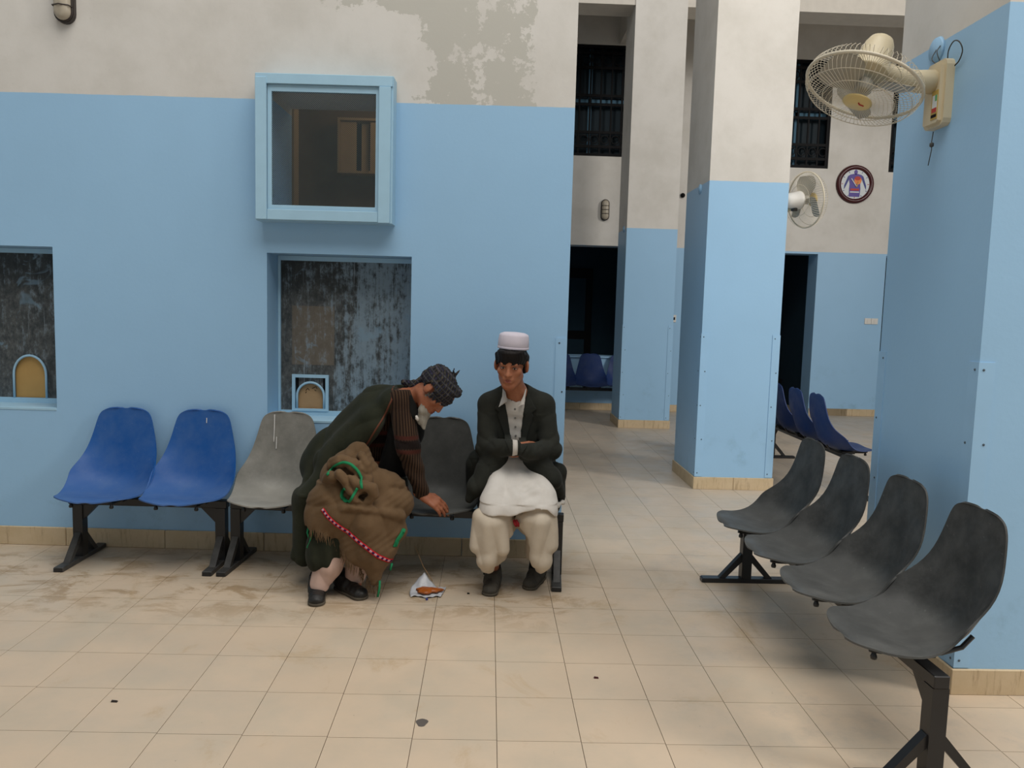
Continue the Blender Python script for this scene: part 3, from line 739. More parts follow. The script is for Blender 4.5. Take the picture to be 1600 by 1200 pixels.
MB().box(-.012, .012, -.018, -.012, -.02, .02).obj('rocker', M['iron'], sw)
tag(MB().lathe([(0, .05), (.028, .045), (.035, .02), (.03, 0)], 16, (2.825, YB, 3.24), (0, -1, 0)).obj('sensor_dome', M['iron'], None, True), 'tiny black dome on the back wall between the two rear columns', 'sensor')
# dark bench in the corridor
cbn = thing('wooden_settee', 'dark settee standing in the unlit corridor opening', 'settee', (4.35, 12.9, 0))
MB().box(-.5, .5, -.2, .25, .40, .46).obj('seat', M['iron'], cbn)
m = MB().box(-.5, .5, .22, .26, .92, .98).box(-.5, .5, .22, .26, .58, .63)
for xx in (-.5, -.17, .13, .44): m.box(xx, xx + .06, .22, .26, .63, .92)
m.obj('backrest', M['iron'], cbn)
for sx in (-.47, .43):
    for sy in (-.18, .2): MB().box(sx, sx + .04, sy, sy + .04, 0, .40).obj('leg', M['iron'], cbn)

# ------------------------------------------------------------------ sculpting with distance fields
def V(*a): return np.array(a, float)
class SDF:
    def __init__(s, lo, hi, h):
        s.lo = np.array(lo, float); s.h = h; s.n = np.ceil((np.array(hi) - s.lo) / h).astype(int) + 1
        s.F = np.full(s.n, .2, np.float32)
        s.ax = [s.lo[i] + h * np.arange(s.n[i]) for i in range(3)]
    def sub(s, lo, hi):
        a = np.clip(np.floor((np.array(lo) - s.lo) / s.h).astype(int), 0, s.n - 1); b = np.clip(np.ceil((np.array(hi) - s.lo) / s.h).astype(int) + 1, 1, s.n)
        sl = tuple(slice(a[i], max(b[i], a[i] + 1)) for i in range(3))
        g = np.meshgrid(*[s.ax[i][sl[i]] for i in range(3)], indexing='ij')
        return sl, [q.astype(np.float32) for q in g]
    def op(s, lo, hi, fn, k, mode):
        sl, g = s.sub(lo, hi); d = fn(*g).astype(np.float32); F = s.F[sl]
        if mode == 'sub':
            d = -d
            if k > 0: hh = np.clip(.5 - .5 * (F - d) / k, 0, 1); s.F[sl] = F * (1 - hh) + d * hh + k * hh * (1 - hh)
            else: s.F[sl] = np.maximum(F, d)
        else:
            if k > 0: hh = np.clip(.5 + .5 * (F - d) / k, 0, 1); s.F[sl] = F * (1 - hh) + d * hh - k * hh * (1 - hh)
            else: s.F[sl] = np.minimum(F, d)
        return s
    def cap(s, a, b, ra, rb=None, k=.02, flat=None, mode='add'):
        """tapered capsule; flat=(direction, factor<1) squashes it along a direction"""
        a = np.array(a, float); b = np.array(b, float); rb = ra if rb is None else rb; ab = b - a; L2 = float(ab.dot(ab)) + 1e-9
        R = max(ra, rb) + max(k, .01) + .02
        def fn(X, Y, Z):
            px, py, pz = X - a[0], Y - a[1], Z - a[2]
            t = np.clip((px * ab[0] + py * ab[1] + pz * ab[2]) / L2, 0, 1)
            qx, qy, qz = px - t * ab[0], py - t * ab[1], pz - t * ab[2]
            if flat is not None:
                n = nrm(flat[0]); f = flat[1]; dn = qx * n[0] + qy * n[1] + qz * n[2]; e = dn * (1 / f - 1)
                qx, qy, qz = qx + n[0] * e, qy + n[1] * e, qz + n[2] * e
            r = ra + (rb - ra) * t; d = np.sqrt(qx * qx + qy * qy + qz * qz) - r
            if flat is not None: d = d * (flat[1] * .5 + .5)
            return d
        return s.op(np.minimum(a, b) - R, np.maximum(a, b) + R, fn, k, mode)
    def chain(s, pts, rs, k=.02, flat=None):
        for i in range(len(pts) - 1): s.cap(pts[i], pts[i + 1], rs[i], rs[i + 1], k, flat)
        return s
    def ell(s, c, r, k=.02, R=None, mode='add'):
        c = np.array(c, float); r = np.array(r, float); m = r.max() + max(k, .01) + .02
        R = np.eye(3) if R is None else np.array(R, float)
        def fn(X, Y, Z):
            px, py, pz = X - c[0], Y - c[1], Z - c[2]
            u = [(R[0, i] * px + R[1, i] * py + R[2, i] * pz) for i in range(3)]
            k0 = np.sqrt(sum((u[i] / r[i]) ** 2 for i in range(3))); k1 = np.sqrt(sum((u[i] / r[i] ** 2) ** 2 for i in range(3))) + 1e-6
            return k0 * (k0 - 1) / k1
        return s.op(c - m, c + m, fn, k, mode)
    def half(s, p, n, k=.0, box=None):
        """cut away everything on the side n points to (inside box only)"""
        n = nrm(n); lo, hi = box if box else (s.lo, s.lo + s.h * s.n)
        return s.op(lo, hi, lambda X, Y, Z: -((X - p[0]) * n[0] + (Y - p[1]) * n[1] + (Z - p[2]) * n[2]), k, 'sub')
    def warp(s, fn, lo=None, hi=None):
        """add fn(x,y,z) to the field near the surface (folds)"""
        sl, g = s.sub(s.lo if lo is None else lo, (s.lo + s.h * s.n) if hi is None else hi)
        s.F[sl] += fn(*g).astype(np.float32); return s
    def arrays(s):
        F = s.F.copy(); F[0] = F[-1] = .1; F[:, 0] = F[:, -1] = .1; F[:, :, 0] = F[:, :, -1] = .1
        I = F < 0; n = F.shape
        c = [I[i:n[0] - 1 + i, j:n[1] - 1 + j, k:n[2] - 1 + k] for i in (0, 1) for j in (0, 1) for k in (0, 1)]
        cnt = sum(x.astype(np.int8) for x in c); act = (cnt > 0) & (cnt < 8)
        idx = np.full(act.shape, -1, np.int64); cells = np.argwhere(act); idx[act] = np.arange(len(cells))
        acc = np.zeros((len(cells), 3)); w = np.zeros(len(cells)); cx, cy, cz = cells.T
        corners = [(i, j, k) for i in (0, 1) for j in (0, 1) for k in (0, 1)]
        val = {q: F[cx + q[0], cy + q[1], cz + q[2]] for q in corners}
        for q in corners:
            for ax in range(3):
                if q[ax] == 0:
                    p = list(q); p[ax] = 1; p = tuple(p); a, b = val[q], val[p]; m = (a < 0) != (b < 0)
                    t = np.where(m, a / np.where(m, a - b, 1), 0)
                    for d in range(3): acc[:, d] += np.where(m, q[d] + (t if d == ax else 0), 0)
                    w += m
        vs = s.lo + s.h * (cells + acc / w[:, None])
        quads = []
        for ax in range(3):
            o1, o2 = [(1, 2), (2, 0), (0, 1)][ax]
            A = I; B = np.roll(I, -1, ax); E = A != B
            sl = [slice(1, -1)] * 3; e = np.argwhere(E[tuple(sl)]) + 1
            d1 = np.zeros(3, int); d1[o1] = 1; d2 = np.zeros(3, int); d2[o2] = 1
            def ix(p): return idx[p[:, 0], p[:, 1], p[:, 2]]
            q = np.stack([ix(e), ix(e - d1), ix(e - d1 - d2), ix(e - d2)], 1)
            fl = A[e[:, 0], e[:, 1], e[:, 2]]; q[~fl] = q[~fl][:, ::-1]; quads.append(q)
        Q = np.concatenate(quads); Q = Q[(Q >= 0).all(1)]
        lab = np.arange(len(vs)); e = np.concatenate([Q[:, [0, 1]], Q[:, [1, 2]], Q[:, [2, 3]]])
        for _ in range(400):
            old = lab.copy(); m = np.minimum(lab[e[:, 0]], lab[e[:, 1]]); np.minimum.at(lab, e[:, 0], m); np.minimum.at(lab, e[:, 1], m); lab = lab[lab]; lab = lab[lab]
            if (old == lab).all(): break
        cnt = np.bincount(lab, minlength=len(vs)); keep = cnt[lab] >= cnt.max(); Q = Q[keep[Q[:, 0]]]
        new = np.cumsum(keep) - 1; vs = vs[keep]; Q = new[Q]
        return vs, Q
    def obj(s, name, mat, parent, smooth_it=1, loc=None):
        vs, Q = s.arrays()
        if smooth_it:
            n = len(vs); e = np.concatenate([Q[:, [0, 1]], Q[:, [1, 2]], Q[:, [2, 3]], Q[:, [3, 0]]])
            for _ in range(smooth_it):
                a = np.zeros((n, 3)); w = np.zeros(n)
                for d in range(3): a[:, d] = np.bincount(e[:, 0], vs[e[:, 1], d], n) + np.bincount(e[:, 1], vs[e[:, 0], d], n)
                w = np.bincount(e[:, 0], minlength=n) + np.bincount(e[:, 1], minlength=n)
                vs = vs * .5 + .5 * a / np.maximum(w, 1)[:, None]
        off = np.array(parent.location) if parent is not None else np.zeros(3)
        me = bpy.data.meshes.new(name); v = (vs - off).astype(np.float32)
        me.vertices.add(len(v)); me.vertices.foreach_set('co', v.ravel())
        me.loops.add(Q.size); me.loops.foreach_set('vertex_index', Q.ravel().astype(np.int32))
        me.polygons.add(len(Q)); me.polygons.foreach_set('loop_start', np.arange(0, Q.size, 4, dtype=np.int32)); me.polygons.foreach_set('loop_total', np.full(len(Q), 4, np.int32))
        me.update(calc_edges=True); me.validate(); me.polygons.foreach_set('use_smooth', [True] * len(me.polygons)); me.materials.append(mat)
        o = link(name, me, parent)
        o['_n'] = 0; del o['_n']
        s.tree = (vs, Q)
        return o
def fold(p, A): return A * (1 - 2 * np.abs(np.sin(p)) ** .8)
def bvh(*objs):
    vs = []; fs = []
    for o in objs:
        off = np.array(o.parent.location) if o.parent else np.zeros(3); n = len(vs)
        co = np.empty(len(o.data.vertices) * 3, np.float32); o.data.vertices.foreach_get('co', co); co = co.reshape(-1, 3) + off
        vs += [tuple(map(float, p)) for p in co]; fs += [tuple(i + n for i in p.vertices) for p in o.data.polygons]
    return BVHTree.FromPolygons(vs, fs)
def hit(tree, x, z, y0=3.0, d=(0, 1, 0)):
    r = tree.ray_cast(Vector((x, y0, z)), Vector(d)); return r[0].y if r[0] is not None else None
def frame(fwd, up):
    f = nrm(fwd); u = nrm(np.array(up) - f * np.dot(up, f)); r = np.cross(f, u); return np.stack([r, f, u], 1)   # columns: right, forward, up
def cloth(name, base, dark, rough=.9, weave=260, amt=.35, stripes=None, wr=1.0):
    t = NT(name); p = t.P(kind='Object'); c = t.mix(t.ramp(t.noise(p, 7, 5, .65), .3, .75), base, dark)
    if stripes: c = stripes(t, p, c)
    h = t.math('ADD', t.math('MULTIPLY', t.noise(p, weave, 2), .12 * amt), t.math('MULTIPLY', t.noise(p, 13, 2, .5, .3), wr)); t.bump(h, .30, .010)
    t.b.inputs['Sheen Weight'].default_value = .04
    return t.out(c, rough, 0, .12)
def skin_mat(name, a, b):
    t = NT(name); p = t.P(); c = t.mix(t.ramp(t.noise(p, 22, 4), .3, .7), a, b)
    t.b.inputs['Subsurface Weight'].default_value = .08; t.b.inputs['Subsurface Radius'].default_value = (.4, .15, .1); t.b.inputs['Subsurface Scale'].default_value = .01
    t.bump(t.noise(p, 180, 2), .1, .001)
    return t.out(c, .48, 0, .35)
C_ = {}
C_['skin1'] = skin_mat('ruddy_skin', (.36, .135, .070), (.27, .09, .045))
C_['skin2'] = skin_mat('tanned_skin', (.42, .17, .088), (.33, .118, .060))
C_['hair'] = cloth('black_hair', (.006, .005, .005), (.014, .011, .010), .5, 300, .5)
C_['beard'] = cloth('grey_beard_hair', (.22, .20, .165), (.34, .31, .26), .8, 260, .9)
C_['jacket'] = cloth('dark_olive_suiting', (.020, .021, .017), (.030, .031, .025), .85)
C_['lapel'] = cloth('dark_olive_lapel', (.022, .023, .019), (.030, .031, .026), .8)
C_['shirt'] = cloth('off_white_cotton', (.62, .575, .52), (.54, .50, .45), .85, 200, .15)
C_['kameez'] = cloth('white_cotton_tunic', (.70, .655, .60), (.61, .565, .51), .85, 200, .15)
C_['shalwar'] = cloth('cream_cotton_trousers', (.62, .535, .425), (.55, .465, .36), .85, 200, .15)
C_['pink'] = cloth('pale_pink_trousers', (.60, .42, .35), (.52, .355, .29), .85, 200, .15)
C_['cap'] = cloth('white_prayer_cap', (.66, .60, .66), (.58, .53, .60), .85, 300, .3, wr=0.0)
C_['coat'] = cloth('dark_green_coat', (.018, .021, .013), (.030, .031, .019), .95)
C_['vest'] = cloth('black_waistcoat', (.006, .006, .006), (.011, .011, .010), .9)
def knit(t, p, c):
    g = t.sep(p); w = t.math('SINE', t.math('MULTIPLY', t.math('ADD', g[0], t.math('MULTIPLY', g[1], .4)), 420))
    zz = t.math('SINE', t.math('MULTIPLY', g[2], 62)); 
    c2 = t.mix(t.ramp(w, -.1, .5), c, (.014, .008, .006))
    band = t.math('MULTIPLY', t.ramp(g[2], .735, .745), t.ramp(g[2], .835, .825))
    c2 = t.mix(t.math('MULTIPLY', band, t.ramp(zz, -.3, .2)), c2, (.055, .016, .011))
    return t.mix(t.math('MULTIPLY', band, t.ramp(zz, .2, -.6)), c2, (.010, .006, .005))
C_['knit'] = cloth('brown_striped_knit', (.060, .034, .020), (.042, .024, .015), .95, 180, .6, knit)
C_['shawl'] = cloth('brown_wool_shawl', (.145, .090, .048), (.105, .064, .033), .95, 240, .4)
C_['shawl_edge'] = plain('green_shawl_edging', (.006, .20, .075), .8, vary=.2)
C_['shawlred'] = None
def redband():
    t = NT('red_embroidered_band'); uv = t.new('ShaderNodeUVMap').outputs[0]; g = t.sep(uv)
    sq = t.math('SINE', t.math('MULTIPLY', g[0], 2 * PI * 17)); mid = t.ramp(t.math('ABSOLUTE', t.math('SUBTRACT', g[1], .5)), .30, .22)
    c = t.mix(t.math('MULTIPLY', mid, t.ramp(sq, .05, .25)), (.42, .010, .015), (.50, .32, .38))
    c = t.mix(t.math('MULTIPLY', mid, t.ramp(sq, -.25, -.45)), c, (.02, .01, .07)); return t.out(c, .8, 0, .2)
C_['shawlred'] = redband()
def plaid(t, p, c):
    g = t.sep(p); a = t.math('SINE', t.math('MULTIPLY', t.math('ADD', g[0], g[2]), 170)); b = t.math('SINE', t.math('MULTIPLY', t.math('SUBTRACT', g[2], t.math('ADD', g[0], g[1])), 210))
    c = t.mix(t.math('MULTIPLY', t.ramp(a, .55, .9), .6), c, (.075, .075, .08)); c = t.mix(t.math('MULTIPLY', t.ramp(b, .6, .9), .6), c, (.09, .075, .05))
    return t.mix(t.math('MULTIPLY', t.ramp(t.math('MULTIPLY', a, b), .4, .7), .35), c, (.04, .035, .10))
C_['turban'] = cloth('dark_plaid_turban', (.014, .014, .017), (.024, .023, .026), .95, 200, .5, plaid)
C_['leather'] = plain('dusty_black_leather', (.016, .015, .014), .5, vary=.5, scale=18, bump=.3)
C_['leather2'] = plain('muddy_worn_leather', (.060, .052, .040), .75, vary=.6, scale=22, bump=.4)
C_['sole'] = plain('scuffed_sole', (.085, .070, .050), .9, vary=.5, scale=30)
C_['eye'] = plain('eye_white', (.45, .40, .36), .3, vary=.02)
C_['iris'] = plain('dark_iris', (.012, .007, .005), .2)
C_['lip'] = plain('lip_skin', (.30, .085, .060), .5, vary=.1)
C_['button'] = plain('grey_button', (.16, .15, .13), .4)
C_['cord'] = plain('red_drawstring', (.28, .01, .015), .8)

def head_sdf(D, c, R, sc=1.0, old=False):
    """head of the body, drawn in head space: right, forward, up"""
    P = lambda x, y, z: c + R @ (np.array([x, y, z]) * sc)
    Rr = R
    D.ell(P(0, -.014, .036), np.array([.073, .092, .084]) * sc, .02, Rr)
    D.ell(P(0, .026, -.030), np.array([.060, .064, .078]) * sc, .02, Rr)
    for q in (-1, 1): D.cap(P(q * .046, .004, -.058), P(q * .018, .062, -.096), .018 * sc, .018 * sc, .032)
    D.cap(P(-.012, .070, -.098), P(.012, .070, -.098), .016 * sc, None, .015)
    D.ell(P(0, .064, .050), np.array([.052, .022, .036]) * sc, .02, Rr)
    D.cap(P(-.036, .078, .023), P(.036, .078, .023), .011 * sc, None, .012)
    for q in (-1, 1):
        D.ell(P(q * .046, .056, -.018), np.array([.020, .020, .020]) * sc, .018, Rr)
        D.ell(P(q * .030, .098, .006), np.array([.017, .018, .012]) * sc, .010, Rr, 'sub')
        D.ell(P(q * .031, .075, .006), np.array([.0150, .0125, .0105]) * sc, .004, Rr)
        D.ell(P(q * .083, -.014, -.006), np.array([.010, .023, .034]) * sc, .007, frame(R @ V(q * .35, 1, 0), R @ V(0, -.1, 1)))
        D.ell(P(q * .0125, .093, -.032), np.array([.0080, .009, .0070]) * sc, .006, Rr)
    D.cap(P(0, .083, .014), P(0, .1015, -.029), .0072 * sc, .0118 * sc, .010)
    D.ell(P(0, .070, -.060), np.array([.034, .022, .024]) * sc, .012, Rr)
    D.cap(P(-.020, .086, -.0545), P(.020, .086, -.0545), .0072 * sc, None, .008)
    D.cap(P(-.013, .088, -.0685), P(.013, .088, -.0685), .0085 * sc, None, .008)
    D.cap(P(-.022, .095, -.0620), P(.022, .095, -.0620), .0032 * sc, None, .003, mode='sub')
    D.ell(P(0, .074, -.098), np.array([.018, .014, .014]) * sc, .012, Rr)
def face_parts(c, R, parent, sc=1.0, brow=None, gaze=(0, 1, 0), lipmat=None, half_shut=False):
    P = lambda x, y, z: c + R @ (np.array([x, y, z]) * sc); off = np.array(parent.location)
    for q in (-1, 1):
        m = MB(); prof = []
        def ball(o, r, mat, nm, sq=1.0):
            m = MB(); vs = []; fs = []; n = 14
            for i in range(9):
                th = PI * i / 8
                for j in range(n):
                    ph = 2 * PI * j / n; vs.append(o + R @ (np.array([r[0] * math.sin(th) * math.cos(ph), r[1] * math.cos(th), r[2] * math.sin(th) * math.sin(ph)]) * sc) - off)
            fs = [(i * n + j, i * n + (j + 1) % n, (i + 1) * n + (j + 1) % n, (i + 1) * n + j) for i in range(8) for j in range(n)]
            return m.add(vs, fs).obj(nm, mat, parent, True)
        e = ball(P(q * .031, .0775, .0045), (.0125, .0112, .0055), C_['eye'], 'eye')
        ii = ball(P(q * .0305 + gaze[0] * .004, .0860, .0042 + gaze[2] * .002), (.0052, .0035, .0048), C_['iris'], 'iris')
        ii.parent = e; 
        m = MB(); pts = [P(q * x, y, z) - off for x, y, z in ((.014, .0925, .0255), (.025, .0905, .0275), (.040, .081, .0275), (.050, .068, .0235))]
        m.tube(pts, [.0018, .0026, .0024, .0012], 6); m.obj('eyebrow', brow or C_['hair'], parent, True)
        m = MB(); m.tube([P(q * x, y, z) - off for x, y, z in ((.017, .0865, .0075), (.026, .0900, .0118), (.036, .0880, .0115), (.044, .0790, .0062))], [.0010, .0017, .0017, .0010], 5)
        m.obj('eyelid', C_['iris'], parent, True)
    m = MB(); m.tube([P(x, y, z) - off for x, y, z in ((-.027, .085, -.0615), (-.012, .0945, -.0570), (0, .0965, -.0585), (.012, .0945, -.0570), (.027, .085, -.0615))], [.0012, .0032, .0030, .0032, .0012], 6)
    m.tube([P(x, y, z) - off for x, y, z in ((-.023, .087, -.0635), (-.010, .0955, -.0680), (.010, .0955, -.0680), (.023, .087, -.0635))], [.0012, .0042, .0042, .0012], 6)
    m.obj('lips', lipmat or C_['lip'], parent, True)
def hand_sdf(D, w, fwd, up, side, curl=.5, s=1.0, spread=.06):
    """hand from wrist w; fwd: along the palm, up: back of the hand, side=+1: thumb on the right of fwd"""
    R = frame(fwd, up); P = lambda x, y, z: w + R @ (np.array([x * side, y, z]) * s)
    D.cap(P(0, -.03, 0), P(0, .02, 0), .026 * s, .026 * s, .012, (R[:, 2], .75))
    for i, x in enumerate((.028, .010, -.009, -.027)):
        D.cap(P(x * .55, .012, 0), P(x, .082 - .006 * abs(i - 1), .002), .015 * s, .0115 * s, .010)
    L = (.040, .045, .041, .032)
    for i, x in enumerate((.030, .010, -.010, -.029)):
        a = P(x, .080 - .006 * abs(i - 1), .003); an = .25 + curl * .3; xx = x
        for k, (l, r) in enumerate(((L[i], .0096), (L[i] * .62, .0086), (L[i] * .5, .0076))):
            d = R @ np.array([(x * spread * 12) * side * .25, math.cos(an), -math.sin(an)]); b = a + d * l * s
            D.cap(a, b, r * s, (r - .0008) * s, .003); a = b; an += curl * .75
    a = P(.020, .018, -.006); b = P(.046, .046, -.014); c = P(.052, .074, -.024); d = P(.050, .095, -.034)
    D.cap(a, b, .014 * s, .0115 * s, .008).cap(b, c, .0108 * s, .0098 * s, .003).cap(c, d, .0098 * s, .008 * s, .003)
def ribbon(name, tree, pts, width, mat, parent, off=.004, th=.0025, n=40, uv=False, y0=3.0):
    """flat strip laid on a surface along (x,z) points"""
    pts = np.array(pts, float); t = np.linspace(0, 1, len(pts)); tt = np.linspace(0, 1, n)
    X = np.interp(tt, t, pts[:, 0]); Z = np.interp(tt, t, pts[:, 1])
    for _ in range(2): X[1:-1] = (X[:-2] + X[2:] + 2 * X[1:-1]) / 4; Z[1:-1] = (Z[:-2] + Z[2:] + 2 * Z[1:-1]) / 4
    dx = np.gradient(X); dz = np.gradient(Z); l = np.hypot(dx, dz); nx, nz = -dz / l, dx / l; o = np.array(parent.location); vs = []; last = None
    for i in range(n):
        row = []
        for s_ in (-.5, 0, .5):
            x = X[i] + nx[i] * width * s_; z = Z[i] + nz[i] * width * s_; y = hit(tree, x, z, y0)
            row.append([x, y, z])
        ys = [r[1] for r in row if r[1] is not None]; my = min(ys) if ys else last
        last = my if my is not None else last
        for r in row:
            if r[1] is None or (my is not None and r[1] > my + .02): r[1] = my if my is not None else 4.1
            vs.append(np.array([r[0], r[1] - off, r[2]]) - o)
    K = len(vs); vs += [v + np.array([0, th, 0]) for v in vs]; fs = []
    for i in range(n - 1):
        for j in range(2): a = i * 3 + j; fs += [(a, a + 1, a + 4, a + 3), (K + a + 3, K + a + 4, K + a + 1, K + a)]
        fs += [(i * 3, (i + 1) * 3, K + (i + 1) * 3, K + i * 3), (i * 3 + 2, K + i * 3 + 2, K + i * 3 + 5, i * 3 + 5)]
    fs += [(0, K, K + 1, 1), (1, K + 1, K + 2, 2), ((n - 1) * 3, (n - 1) * 3 + 1, K + (n - 1) * 3 + 1, K + (n - 1) * 3), ((n - 1) * 3 + 1, (n - 1) * 3 + 2, K + (n - 1) * 3 + 2, K + (n - 1) * 3 + 1)]
    me = bpy.data.meshes.new(name); me.from_pydata([tuple(map(float, v)) for v in vs], [], fs); me.update(); me.polygons.foreach_set('use_smooth', [True] * len(me.polygons)); me.materials.append(mat)
    if uv:
        u = me.uv_layers.new(name='UVMap')
        for lp in me.loops:
            vi = lp.vertex_index % K; u.data[lp.index].uv = ((vi // 3) / (n - 1), (vi % 3) / 2)
    return link(name, me, parent)
def patch(name, tree, poly, mat, parent, off=.006, th=.004, h=.006, y0=3.0):
    """cloth piece with outline poly (x,z) laid on a surface"""
    from mathutils.geometry import tessellate_polygon, intersect_point_tri_2d
    poly = np.array(poly, float); o = np.array(parent.location)
    lo = poly.min(0); hi = poly.max(0); nx = max(2, int((hi[0] - lo[0]) / h)); nz = max(2, int((hi[1] - lo[1]) / h))
    # ruled sheet: outline must be x-monotone per z; sample left and right borders at each z
    rows = []; m = 8
    for z in np.linspace(lo[1] + 1e-4, hi[1] - 1e-4, nz + 1):
        xs = []
        for i in range(len(poly)):
            a, b = poly[i], poly[(i + 1) % len(poly)]
            if (a[1] - z) * (b[1] - z) < 0: xs.append(a[0] + (b[0] - a[0]) * (z - a[1]) / (b[1] - a[1]))
        if len(xs) < 2: continue
        rows.append([(x, z) for x in np.linspace(min(xs), max(xs), m)])
    vs = []; last = 4.1
    for r in rows:
        ys = [hit(tree, x, z, y0) for x, z in r]; ok = [y for y in ys if y is not None]; my = np.median(ok) if ok else last; last = my
        for (x, z), y in zip(r, ys): vs.append(np.array([x, (y if y is not None and abs(y - my) < .05 else my) - off, z]) - o)
    n = len(rows); K = len(vs); vs += [v + np.array([0, th, 0]) for v in vs]; fs = []
    for i in range(n - 1):
        for j in range(m - 1): a = i * m + j; fs += [(a, a + 1, a + m + 1, a + m), (K + a + m, K + a + m + 1, K + a + 1, K + a)]
        fs += [(i * m, (i + 1) * m, K + (i + 1) * m, K + i * m), (i * m + m - 1, K + i * m + m - 1, K + i * m + 2 * m - 1, i * m + 2 * m - 1)]
    for j in range(m - 1): fs += [(j, K + j, K + j + 1, j + 1), ((n - 1) * m + j, (n - 1) * m + j + 1, K + (n - 1) * m + j + 1, K + (n - 1) * m + j)]
    return MB().add(vs, fs).obj(name, mat, parent, True)
def shoe(parent, heel, toe, mat, L=.27, w=.044, name='shoe', toe_r=.036):
    """shoe from heel to toe point on the floor (world)"""
    heel = np.array([*heel, 0.]); toe = np.array([*toe, 0.]); f = nrm(toe - heel); R = frame(f, (0, 0, 1)); L = np.linalg.norm(toe - heel)
    P = lambda x, y, z: heel + R @ np.array([x, y, z])
    lo = np.minimum(heel, toe) - .09; hi = np.maximum(heel, toe) + .09; lo[2] = -.02; hi[2] = .17
    D = SDF(lo, hi, .004)
    D.cap(P(0, .042, .045), P(0, .10, .042), .038, .038, .02); D.cap(P(0, .10, .036), P(0, L - .04, .026), .042, .040, .03, ((0, 0, 1), .75))
    D.cap(P(0, .055, .05), P(0, .045, .095), .042, .040, .025); D.cap(P(0, .11, .045), P(0, .06, .085), .036, .036, .02)
    D.half((0, 0, .008), (0, 0, -1)); D.half(P(0, .05, .098), R @ V(0, .25, 1))
    D.warp(lambda X, Y, Z: .0012 * np.sin(((X - heel[0]) * f[0] + (Y - heel[1]) * f[1]) * 190) * (Z > .03))
    s = D.obj(name, mat, parent)
    S2 = SDF(lo, hi, .004); S2.cap(P(0, .045, .010), P(0, .10, .010), .043, .040, .02); S2.cap(P(0, .10, .010), P(0, L - .043, .010), .042, .044, .02)
    S2.half((0, 0, .016), (0, 0, 1)); S2.half((0, 0, .001), (0, 0, -1)); so = S2.obj('sole', C_['sole'], None); so.parent = s; 
    so.data.transform(Matrix.Translation(-Vector(parent.location)))
    m = MB(); o = np.array(parent.location)
    for k in range(3):
        y = .115 + k * .018; m.tube([P(-.018, y, .070 - k * .006) - o, P(0, y + .004, .078 - k * .007) - o, P(.018, y, .070 - k * .006) - o], .0022, 5)
    m.obj('laces', C_['leather'], s, True)
    return s
# ------------------------------------------------------------------ the young man
pm = thing('person', 'young man in white cap, dark jacket and cream tunic and trousers, sitting with folded arms', 'person', (.17, 4.25, 0))
hc = V(.124, 4.165, 1.198); hR = frame((-.20, -1, -.20), (.03, -.06, 1))
shL, shR = V(.010, 4.30, .965), V(.314, 4.30, .968)        # image-left (his right) and image-right shoulder
elL, elR = V(.000, 4.225, .735), V(.356, 4.225, .735)
wrL, wrR = V(.158, 4.075, .768), V(.205, 4.125, .728)
kL, kR = V(.062, 3.985, .470), V(.288, 3.985, .475)
aL, aR = V(.050, 4.130, .095), V(.300, 4.200, .095)
pel = V(.165, 4.37, .52)
D = SDF((-.15, 3.80, .0), (.50, 4.60, 1.36), .0045)
D.cap(V(.163, 4.34, .92), V(.165, 4.37, .60), .125, .115, .03, ((0, 1, 0), .68))
D.cap(shL + V(.03, 0, -.01), shR + V(-.03, 0, -.01), .055, None, .04)
D.cap(pel + V(-.06, 0, 0), pel + V(.06, 0, 0), .09, None, .03)
for sh, el, wr in ((shL, elL, wrL), (shR, elR, wrR)):
    D.cap(sh, el, .045, .036, .03); D.cap(el, wr, .036, .026, .02)
for sg, kn, an in ((-1, kL, aL), (1, kR, aR)):
    D.cap(pel + V(sg * .08, -.02, 0), kn, .075, .052, .03); D.cap(kn, an, .048, .034, .02)
    D.cap(an, an + V(0, .0, -.05), .030, .024, .02); D.cap(an + V(0, .0, -.055), an + V(-.02, -.08, -.068), .020, .016, .02)
D.cap(hc + hR @ V(0, -.030, -.06), V(.158, 4.30, 1.02), .052, .058, .02)
D.cap(V(.158, 4.29, 1.03), V(.16, 4.31, .98), .062, .085, .03)
head_sdf(D, hc, hR)
hand_sdf(D, wrL + V(.008, .0, 0), (1, .42, -.06), (-.4, -1, .3), 1, .30, .95)
hand_sdf(D, wrR + V(-.005, .01, 0), (-1, .45, .20), (-.3, .8, -.5), 1, .35, .9)
body = D.obj('body', C_['skin2'], pm)
face_parts(hc, hR, pm, gaze=(-.3, 1, 0))
# hair: cap of hair with a ragged fringe
G = SDF(hc - .14, hc + .16, .003); P = lambda x, y, z: hc + hR @ V(x, y, z)
G.ell(P(0, -.017, .036), (.083, .101, .090), .0, hR)
G.half(P(0, .0, .040), hR @ V(0, 1.0, -1.35), .004, (P(0, 0, 0) - .14, P(0, 0, 0) + .14))
rnd = [(-.066, .046, .020), (-.057, .060, .026), (-.046, .071, .024), (-.034, .080, .026), (-.021, .085, .028), (-.008, .088, .040), (.006, .088, .036), (.018, .086, .025), (.030, .082, .030), (.041, .075, .034), (.052, .065, .026), (.062, .052, .022)]
for i, (x, y, z) in enumerate(rnd): G.cap(P(x * .92, y - .008, .080), P(x, y, z + .006), .0150, .0075, .010)
for q in (-1, 1):
    G.cap(P(q * .072, .022, .06), P(q * .074, .030, .010), .016, .006, .012); G.cap(P(q * .07, -.03, .04), P(q * .06, -.07, -.05), .02, .012, .02)
G.ell(P(0, .0, -.012), (.10, .12, .035), .0, hR, 'sub') if False else None
G.warp(lambda X, Y, Z: .0006 * np.sin(X * 420 + np.sin(Z * 90) * 1.5))
G.obj('hair', C_['hair'], pm)
